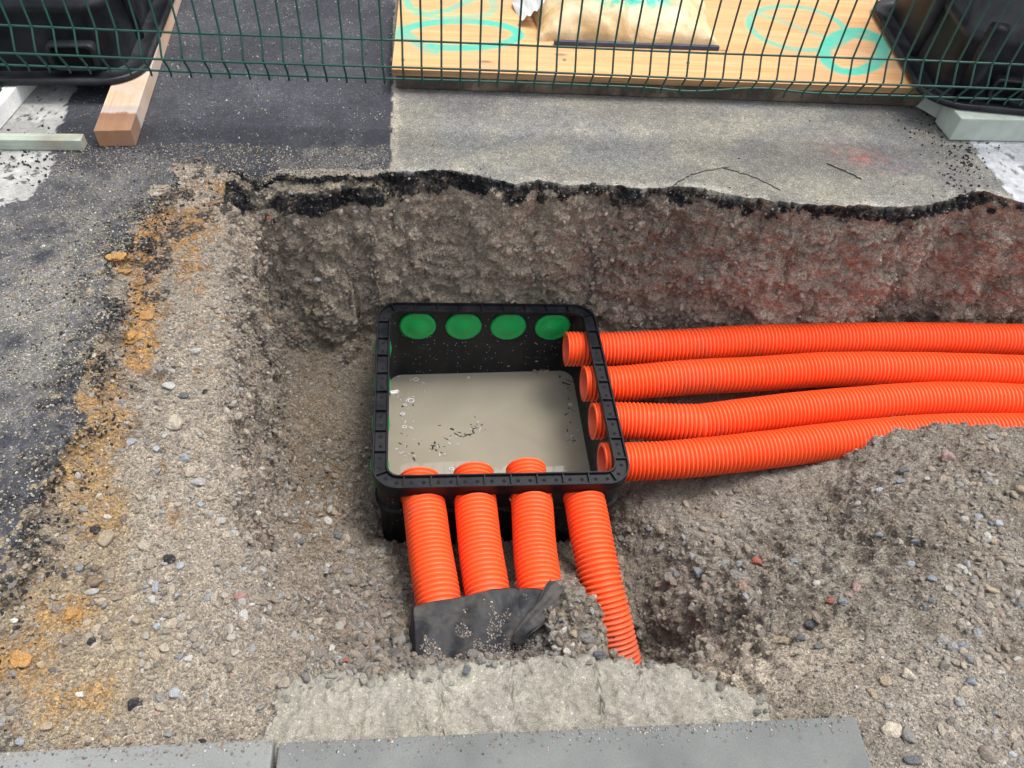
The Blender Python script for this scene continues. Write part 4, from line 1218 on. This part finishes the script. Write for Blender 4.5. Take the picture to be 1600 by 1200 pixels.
# ------------------------------------------------------------------ upturned black tubs on their bearers
def upturned_tub(cx, cy, rz, h, z0, label, openings, cols):
    t = empty('plastic_tub', (cx, cy, z0), rz); tag(t, label, 'plastic tub')
    g = .055
    loops = [rrect(h - g, .06, .0, 10), rrect(h - .004, .11, .0, 10), rrect(h, .114, .004, 10), rrect(h, .114, .013, 10), rrect(h - .004, .11, .017, 10), rrect(h - .012, .102, .0175, 10), rrect(h - .014, .1, .011, 10), rrect(h - g + .006, .064, .010, 10), rrect(h - g, .06, .014, 10)]
    fl = link('flange', mesh_py('flange', *loft(loops)), M_tub, t)
    # slight warp of the flange
    cox = h - g
    bl_ = [rrect(cox - .0005, .06, .012, 10), rrect(cox - .012, .058, .16, 10), rrect(cox - .006, .06, .165, 10), rrect(cox - .006, .06, .185, 10), rrect(cox - .016, .058, .19, 10), rrect(cox - .035, .055, .52, 10)]
    link('body', mesh_py('body', *loft(bl_, cap1=True)), M_tub, t)
    for (ox, w, zc, hh) in openings:
        yf = -cox + .012 * zc / .16
        # raised frame round a dark opening
        fr_ = []
        for gx_, dy in ((1.0, .004), (1.0, -.024), (.96, -.028), (.80, -.028), (.78, -.022), (.78, -.004)):
            fr_.append([(ox + p[0] * 1.0, yf + dy, zc + p[1]) for p in [(a, b) for a, b, _ in rrect(w / 2 * gx_, .018 * gx_, 0, 6, hh / 2 * gx_)]])
        link('opening_frame', mesh_py('opening_frame', *loft(fr_)), M_tub, t)
        link('opening', mesh_py('opening', fr_[-1], [tuple(range(len(fr_[-1])))]), M_pit, t, False)
    for (x_, y_, r_, hgt_) in cols:
        V, Fs = tube([(x_, y_, .012), (x_, y_, .10), (x_, y_, .105), (x_, y_, hgt_ - .008), (x_, y_, hgt_)], [r_ * 1.05, r_, r_, r_ * .93, r_ * .85], 20)
        V = list(map(tuple, V))
        link('bolt_boss', mesh_py('bolt_boss', V, Fs), M_tub, t)
    return t
upturned_tub(-.925 - .36, .718 + .36, 0.03, .36, .047, 'upturned black plastic tub at the top left, resting on the brown timber', [(.195, .125, .06, .072)], [(.318 - .02, -.10, .02, .4)])
upturned_tub(1.275 + .36 * 1.12, .60 + .36 * .92, -math.radians(9), .36, .073, 'upturned black plastic tub at the top right, resting on the pale block', [(-.135, .10, .055, .06), (.12, .10, .055, .06)], [(-.235, -.298, .028, .22), (-.30, -.05, .022, .3)])

def bar(name, p0, p1, w, h, z0, m, label, cat, ext0=0.0, bev=.002):
    p0 = A(p0[:2]); p1 = A(p1[:2]); d = p1 - p0; Ln = float(np.linalg.norm(d)); an = math.atan2(d[1], d[0])
    V, Fs = box_vf(0, Ln, -w / 2, w / 2, 0, h, bev)
    o = link(name, mesh_py(name, V, Fs), m, None, False)
    o.location = (p0[0], p0[1], z0); o.rotation_euler = (0, 0, an)
    return tag(o, label, cat)
M_beam_x = wood_mat('sawn softwood lengthwise', (0.46, 0.27, 0.15), (0.60, 0.42, 0.28), 0, 0.10, False, (0.50, 0.43, 0.40), True)
tA = un(175, 204, .046); tB = un(248, 0, .046)
bar('timber_beam', tA, tB + (tB - tA) * .25, .088, .045, .0015, M_beam_x, 'brown sawn timber beam with a wet stained end, under the left tub', 'timber')
sA = un(-60, 212, .03); sB = un(128, 214, .03)
bar('timber_batten', sA, sB, .032, .028, .0015, M_batten, 'short pale weathered batten lying on the white paint at the left', 'timber')
lA_ = un(-40, 215, .045); lB_ = un(35, 120, .045)
bar('white_rail', lA_ + A([-.02, .035, 0]), lB_ + A([.02, .25, 0]), .035, .044, .0015, M_white, 'chalky white rail at the far left edge, under the left tub', 'rail')
# pale block under the right tub
bA = un(1512, 186, .07)
V, Fs = box_vf(0, .9, 0, .10, 0, .07, .004)
o = link('concrete_block', mesh_py('concrete_block', V, Fs), M_block, None, False)
o.location = (bA[0] - .02, bA[1], .0015); o.rotation_euler = (0, 0, -.02)
tag(o, 'pale green grey concrete block under the right tub, on the white paint', 'block')
V = A([(0, 0, 0), (.055, -.13, 0), (.06, -.02, 0), (.05, .12, 0), (-.06, .10, 0), (0.012, 0.02, .060), (.050, -.085, .052), (.055, -.015, .068), (.045, .10, .066), (-.035, .09, .05)])
w0 = un(1470, 165, .03)
o = link('concrete_wedge', mesh_py('concrete_wedge', V * A([1, .9, .95]), [(4, 3, 2, 1, 0), (5, 6, 7, 8, 9), (0, 1, 6, 5), (1, 2, 7, 6), (2, 3, 8, 7), (3, 4, 9, 8), (4, 0, 5, 9)]), M_block, None, False)
o.location = (w0[0] - .03, w0[1] + .02, .0015)
tag(o, 'pale yellowish wedge of concrete against the left end of the pale block', 'wedge')

# ------------------------------------------------------------------ single loose stones
rocks = [rock_mesh('stone', 3, 300 + k, .3, .8) for k in range(9)]
clods = [rock_mesh('clod', 3, 400 + k, 1.1, .6) for k in range(3)]
for r_ in clods:
    V_ = A([v.co[:] for v in r_.vertices]); V_ *= (1 + .16 * fbm(V_, 4.5, 3, 5))[:, None]; r_.vertices.foreach_set('co', V_.astype(np.float32).ravel())
for r_ in rocks: r_.polygons.foreach_set('use_smooth', np.ones(len(r_.polygons), dtype=bool))
CN = {'pale': (.50, .49, .46), 'white': (.66, .65, .62), 'pale blue': (.42, .45, .49), 'blue grey': (.24, .27, .31), 'grey': (.27, .26, .245), 'slate': (.15, .16, .175), 'black': (.022, .022, .026),
      'tan': (.42, .34, .24), 'cream': (.60, .53, .42), 'red': (.42, .13, .09), 'pink': (.42, .28, .25), 'orange': (.50, .27, .085), 'reddish': (.36, .20, .17), 'brown': (.2, .155, .12)}
fpx = PX[inpx]; fpy = PY[inpx]; fid = np.flatnonzero(inpx); fdz = _pz[inpx]
def ground_at(px, py):
    d = (fpx - px) ** 2 + (fpy - py) ** 2
    m = np.flatnonzero(d < 5.0 ** 2)
    if len(m) == 0: m = np.argsort(d)[:3]
    i = fid[m[np.argmin(fdz[m] + d[m] * 1e-3)]]
    return TPd[i], NN[i]
# px, py, width px, aspect, colour, shape, place
ST = """265,605,22,.6,white,flat,left shelf beside the asphalt|272,662,24,1.3,cream,blocky,left shelf beside the asphalt|204,690,13,1,pale blue,flat,left shelf beside the asphalt|260,681,11,.9,pale,round,left shelf beside the asphalt|290,715,18,.9,pale blue,round,left shelf beside the asphalt|312,754,25,.7,pale,flat,left shelf beside the asphalt
131,794,13,.9,grey,round,lower left rubble|307,548,15,.9,pale,angular,left shelf beside the asphalt|250,577,12,.9,grey,round,left shelf beside the asphalt|244,702,10,1,pale blue,round,left shelf beside the asphalt|421,341,9,1,red,angular,far left corner of the trench wall|287,619,15,.8,slate,angular,left shelf beside the asphalt|320,612,11,.8,black,angular,left shelf beside the asphalt
183,403,24,.9,orange,crumbly,edge of the asphalt|211,528,26,.8,orange,crumbly,edge of the asphalt|226,498,20,.9,orange,crumbly,edge of the asphalt|196,425,15,.9,orange,crumbly,edge of the asphalt
166,840,20,1.7,tan,oblong,lower left rubble|151,829,15,1,black,angular,lower left rubble|265,876,20,.9,black,angular,lower left rubble|282,884,12,1,pale blue,round,lower left rubble|244,918,17,1.1,pale blue,round,lower left rubble|241,937,16,1,white,angular,lower left rubble|259,1012,17,1,cream,round,lower left rubble|248,979,12,1.1,pale blue,round,lower left rubble|258,967,10,1,white,flat,lower left rubble
275,1084,17,1.2,pale blue,round,lower left rubble|250,1090,16,.9,grey,round,lower left rubble|209,1101,25,.8,black,angular,lower left rubble|295,1027,14,.6,white,flat,lower left rubble|281,1026,12,.8,blue grey,flat,lower left rubble|381,962,17,1.5,pale,flat,brink of the ramp left of the sheet|394,943,11,.6,white,flat,brink of the ramp left of the sheet|376,931,18,1,reddish,angular,brink of the ramp left of the sheet
143,925,20,.7,pale,flat,lower left rubble|32,1157,14,1,pale blue,round,bottom left corner|74,1136,18,.7,tan,flat,bottom left corner|140,1004,14,1,black,angular,lower left rubble|468,846,15,.8,slate,round,left floor of the trench|516,1014,13,1,white,round,ramp left of the sheet|480,1058,18,.9,grey,angular,ramp left of the sheet|542,1030,14,.7,red,angular,ramp left of the sheet
128,1084,14,.8,white,flat,bottom left corner|21,969,11,1,white,round,bottom left corner|344,813,14,1,pale,round,left shelf beside the brink|312,790,10,.9,pale blue,round,left shelf beside the brink|20,1052,12,.9,grey,angular,bottom left corner|116,964,24,.9,orange,crumbly,lower left rubble|28,1034,30,.9,orange,crumbly,bottom left corner|316,1162,15,.8,black,angular,bottom left corner|520,802,17,.8,tan,angular,left floor of the trench|530,833,14,1.1,slate,angular,left floor of the trench
1392,1143,30,1.1,cream,angular,ground right of the kerb end|1427,1188,28,.6,slate,flat,ground right of the kerb end|1420,1149,20,1.2,grey,angular,ground right of the kerb end|1421,1056,22,.8,cream,angular,ground right of the kerb end|1382,1067,20,.9,tan,angular,ground right of the kerb end|1361,1086,16,1.2,tan,angular,ground right of the kerb end|1386,1102,12,1,pale,round,ground right of the kerb end
1519,1064,16,1,blue grey,round,lower right slope|1517,1032,14,1,blue grey,angular,lower right slope|1504,1009,17,1,blue grey,angular,lower right slope|1589,1030,14,.9,pale,round,lower right slope|1561,819,14,.9,pale blue,round,soil heap at the right edge|1549,818,10,.9,blue grey,round,soil heap at the right edge|1529,807,13,.9,pale blue,round,soil heap at the right edge|1550,845,16,.9,tan,round,soil heap at the right edge
1433,847,15,.8,blue grey,round,middle of the right slope|1373,835,14,.8,blue grey,angular,middle of the right slope|1375,764,13,.8,pale blue,round,crest of the soil heap|1340,788,12,.9,pale,round,crest of the soil heap|1407,753,14,.7,blue grey,flat,crest of the soil heap|1413,736,19,.6,slate,flat,crest of the soil heap|1483,715,24,1,pink,angular,crest of the soil heap|1449,747,8,1,white,round,crest of the soil heap
1339,919,19,.9,pink,round,middle of the right slope|1318,941,15,.9,blue grey,angular,middle of the right slope|1328,930,13,.8,pink,flat,middle of the right slope|1298,937,13,.9,red,angular,middle of the right slope|1275,912,12,1.1,pale,round,middle of the right slope|1240,877,12,.9,blue grey,round,middle of the right slope|1184,877,17,.9,red,round,slope between the pipes|1093,894,16,1.1,blue grey,round,slope between the pipes
1042,901,15,1.3,grey,blocky,slope between the pipes|1055,898,11,1,blue grey,round,slope between the pipes|1151,899,26,1,grey,flat,slope between the pipes|1253,996,17,.9,slate,round,middle of the right slope|1271,974,22,.9,slate,angular,middle of the right slope|1228,999,24,.8,tan,crumbly,middle of the right slope|1277,1011,14,.9,slate,angular,middle of the right slope|1456,904,14,.8,blue grey,flat,middle of the right slope
1446,949,15,.9,slate,angular,lower right slope|1455,938,10,1,slate,round,lower right slope|1506,894,10,1,pale,round,lower right slope|1590,946,13,.9,blue grey,round,lower right slope|1554,1116,10,1,blue grey,round,lower right slope|1554,1141,12,.8,pale blue,flat,lower right slope|1581,1177,12,1,pale blue,round,lower right slope|1550,683,17,.8,grey,angular,crest of the soil heap|1594,768,20,.8,tan,blocky,soil heap at the right edge
1133,806,13,.9,tan,round,slope between the pipes|1553,925,22,.5,tan,flat,lower right slope|843,997,24,.9,grey,blocky,rubble at the end of the sheet|862,979,18,.9,grey,angular,rubble at the end of the sheet|897,991,15,1,tan,round,rubble at the end of the sheet|920,993,24,1,grey,blocky,rubble at the end of the sheet|872,1010,17,1,pale,angular,rubble at the end of the sheet|797,982,17,1,tan,round,rubble on the front of the sheet|807,970,13,.8,grey,angular,rubble on the front of the sheet
698,1022,18,.9,grey,round,rubble on the front of the sheet|737,1023,18,.8,grey,angular,rubble on the front of the sheet|727,1045,18,.8,slate,angular,rubble on the front of the sheet|755,1030,16,.9,grey,angular,rubble on the front of the sheet|690,996,6,1,white,round,rubble on the front of the sheet|937,1023,24,.8,slate,angular,rubble at the end of the sheet|883,963,20,1,tan,blocky,rubble at the end of the sheet|833,940,10,1,tan,round,rubble at the end of the sheet
628,933,15,.8,slate,angular,ramp left of the sheet|612,938,12,.8,blue grey,flat,ramp left of the sheet|628,998,14,1,grey,angular,ramp left of the sheet|315,285,8,1,pale,round,asphalt beyond the left corner|310,247,11,.9,brown,crumbly,asphalt beyond the left corner|498,437,14,.8,white,angular,far trench wall left of the chamber|555,330,8,.8,white,flat,far trench wall under the asphalt|925,290,10,1,black,angular,broken edge of the old pavement"""
stones = []
for item in ST.replace('\n', '|').split('|'):
    px, py, wpx, asp, cn, shape, place = item.split(',')
    stones.append((float(px), float(py), float(wpx), float(asp), cn, shape, place))
SHAPE = {'flat': ('flat', .45), 'round': ('rounded', .85), 'angular': ('angular', .8), 'blocky': ('blocky', .8), 'crumbly': ('crumbly', .7), 'oblong': ('oblong', .6)}
used = {}
made = []
for k, (px, py, wpx, asp, cn, shape, place) in enumerate(stones):
    p, nrm = ground_at(px, py)
    dist = (p - CAM) @ CM[:, 2]
    r = wpx * dist / F_PX / 2 * 1.05
    me = clods[k % 3] if shape == 'crumbly' else rocks[k % 9]
    o = bpy.data.objects.new('clay_clod' if cn == 'orange' else 'stone', me); COL.objects.link(o)
    if not me.materials: me.materials.append(M_stone)
    hz_ = SHAPE[shape][1]
    o.scale = (r, r * min(asp, 1.8) * 1.15, r * hz_)
    nn = Vector(nrm * .5 + A([0, 0, 1])).normalized()
    o.rotation_mode = 'QUATERNION'
    o.rotation_quaternion = Vector((0, 0, 1)).rotation_difference(nn) @ Euler((0, 0, random.uniform(-.4, .4))).to_quaternion()
    o.location = p + nrm * r * .30
    c = A(CN[cn]) * random.uniform(.85, 1.15); o.color = (*c, 1)
    size = 'tiny' if wpx < 12 else 'small' if wpx < 16 else 'middling' if wpx < 20 else 'large'
    what = 'clod of clay' if cn == 'orange' else ('lump of asphalt' if cn == 'black' else 'stone')
    made.append((o, size, SHAPE[shape][0], cn, what, place, px, py))
cnt = {}
for m in made: cnt.setdefault(m[1:6], []).append(m)
PREP = {'far': 'in the ', 'broken': 'in the '}
for key, ms in cnt.items():
    size, shp, cn, what, place = key
    ms.sort(key=lambda m: (m[7]))
    for j, m in enumerate(ms):
        pos = ''
        if len(ms) == 2: pos = ['upper of two, ', 'lower of two, '][j]
        elif len(ms) > 2: pos = ['topmost, ', 'second down, ', 'third down, ', 'fourth down, ', 'fifth down, ', 'lowest, '][min(j, 5)]
        lab = f"{size} {shp} {cn} {what}, {pos}on the {place}" if not place.startswith(('far t', 'far l')) else f"{size} {shp} {cn} {what}, {pos}in the {place}"
        tag(m[0], lab, 'clod' if cn == 'orange' else 'stone', 'loose stones round the trench')

# ------------------------------------------------------------------ scraps floating on the water
wz = -.278
def on_water(px, py):
    return un(px, py, -.648) + A([.006, 0, .370])
def flake(px, py, r, z=0.0, h=.5, seed=0):
    c = on_water(px, py); g = np.random.default_rng(seed); n = 9
    th = np.sort(g.uniform(0, 6.28, n)); rr = r * g.uniform(.4, 1.3, n) / np.sqrt(np.cos(th - g.uniform(0, 3)) ** 2 + g.uniform(1, 7) * np.sin(th - g.uniform(0, 3)) ** 2) * 1.2
    top = [(c[0] + rr[k] * math.cos(th[k]), c[1] + rr[k] * math.sin(th[k]), wz + .0006 + r * h * g.uniform(.4, 1)) for k in range(n)]
    bot = [(c[0] + rr[k] * 1.05 * math.cos(th[k]), c[1] + rr[k] * 1.05 * math.sin(th[k]), wz - .001) for k in range(n)]
    return top + bot, [tuple(range(n))] + [(k + n, (k + 1) % n + n, (k + 1) % n, k) for k in range(n)]
o = link('foam_scrap', mesh_py('foam_scrap', *flake(620, 614, .0105, 0, .9, 3)), M_white, None, False); o.matrix_world = WM4
tag(o, 'white scrap of foam floating by the left wall of the chamber', 'scrap')
def bits(name, spots, n, rr, m, label, h=.3, seed=1):
    g = np.random.default_rng(seed); parts_ = []
    for k in range(n):
        cx, cy, sx, sy = spots[g.integers(len(spots))]
        px, py = g.normal(cx, sx), g.normal(cy, sy)
        if not (620 < px < 905 and 588 < py < 748): continue
        parts_.append(flake(px, py, rr * g.uniform(.4, 1.4), 0, h, int(g.integers(1e6))))
    o = link(name, mesh_py(name, *join_vf(parts_)), m, None, False); o.matrix_world = WM4
    tag(o, label, kind='stuff')
bits('leaf_litter', [(708, 680, 12, 8), (742, 672, 8, 7), (680, 697, 8, 6), (895, 690, 7, 12), (890, 640, 7, 20), (650, 690, 20, 15), (632, 640, 8, 40), (885, 595, 8, 6)], 75, .0036, M_black, 'dark scraps of litter floating in clusters on the muddy water', .25, 4)
bits('scum', [(640, 620, 12, 8), (636, 650, 8, 20), (712, 692, 10, 8), (745, 668, 7, 5), (680, 705, 8, 5), (632, 700, 6, 15), (893, 690, 8, 10), (640, 600, 14, 4)], 70, .0036, plastic('grey froth', (.36, .36, .37), .4), 'grey froth and sediment flakes on the muddy water', .2, 9)
def ringlet(px, py, r):
    c = on_water(px, py); th = np.linspace(0, 2 * np.pi, 20, endpoint=False)
    pts = [(c[0] + r * math.cos(t), c[1] + r * math.sin(t) * .8, wz + .0006) for t in th]
    pts.append(pts[0])
    return tube(pts, r * .22, 6, False)
o = link('bubbles', mesh_py('bubbles', *join_vf([(list(map(tuple, v)), f) for v, f in (ringlet(*a) for a in ((732, 590, .0045), (642, 626, .009), (633, 633, .005), (629, 647, .006), (632, 667, .006), (705, 733, .006), (891, 632, .005), (650, 593, .007)))])), plastic('pale froth', (.55, .55, .53), .2), None); o.matrix_world = WM4
tag(o, 'pale bubbles and rings of froth on the muddy water', kind='stuff')

# ------------------------------------------------------------------ an unseen building, added to darken the reflection in the muddy water
M_brick = concrete('grey brown facade', (.10, .085, .07), (.14, .12, .10), scale=1.2)
M_glass, nt, bs = mat('dark window glass'); bs.inputs['Base Color'].default_value = (.02, .025, .03, 1); bs.inputs['Roughness'].default_value = .1
bd = empty('unseen_building', (0, 10.5, 0)); tag(bd, 'unseen grey brown building added beyond the fence to darken the reflection in the water', 'building')
V, Fs = box_vf(-14, 16, 0, 9, 0, 13.9); link('facade_wall', mesh_py('facade_wall', V, Fs), M_brick, bd, False)
V, Fs = box_vf(-14.2, 16.2, -.35, 9.2, 13.902, 14.3); link('roof', mesh_py('roof', V, Fs), M_blockside, bd, False)
wme = mesh_py('window', *join_vf([box_vf(-.6, .6, -.05, .02, 0, .08), box_vf(-.6, .6, -.05, .02, 1.62, 1.7), box_vf(-.6, -.52, -.05, .02, .081, 1.619), box_vf(.52, .6, -.05, .02, .081, 1.619)])); wme.materials.append(M_white)
pme = mesh_py('pane', *box_vf(-.519, .519, -.02, -.004, .081, 1.619)); pme.materials.append(M_glass)
for r_ in range(4):
    for c_ in range(10):
        w = bpy.data.objects.new('window', wme); COL.objects.link(w); w.parent = bd; w.location = (-12.2 + c_ * 2.9, 0, 1.0 + r_ * 3.3)
        p = bpy.data.objects.new('pane', pme); COL.objects.link(p); p.parent = w
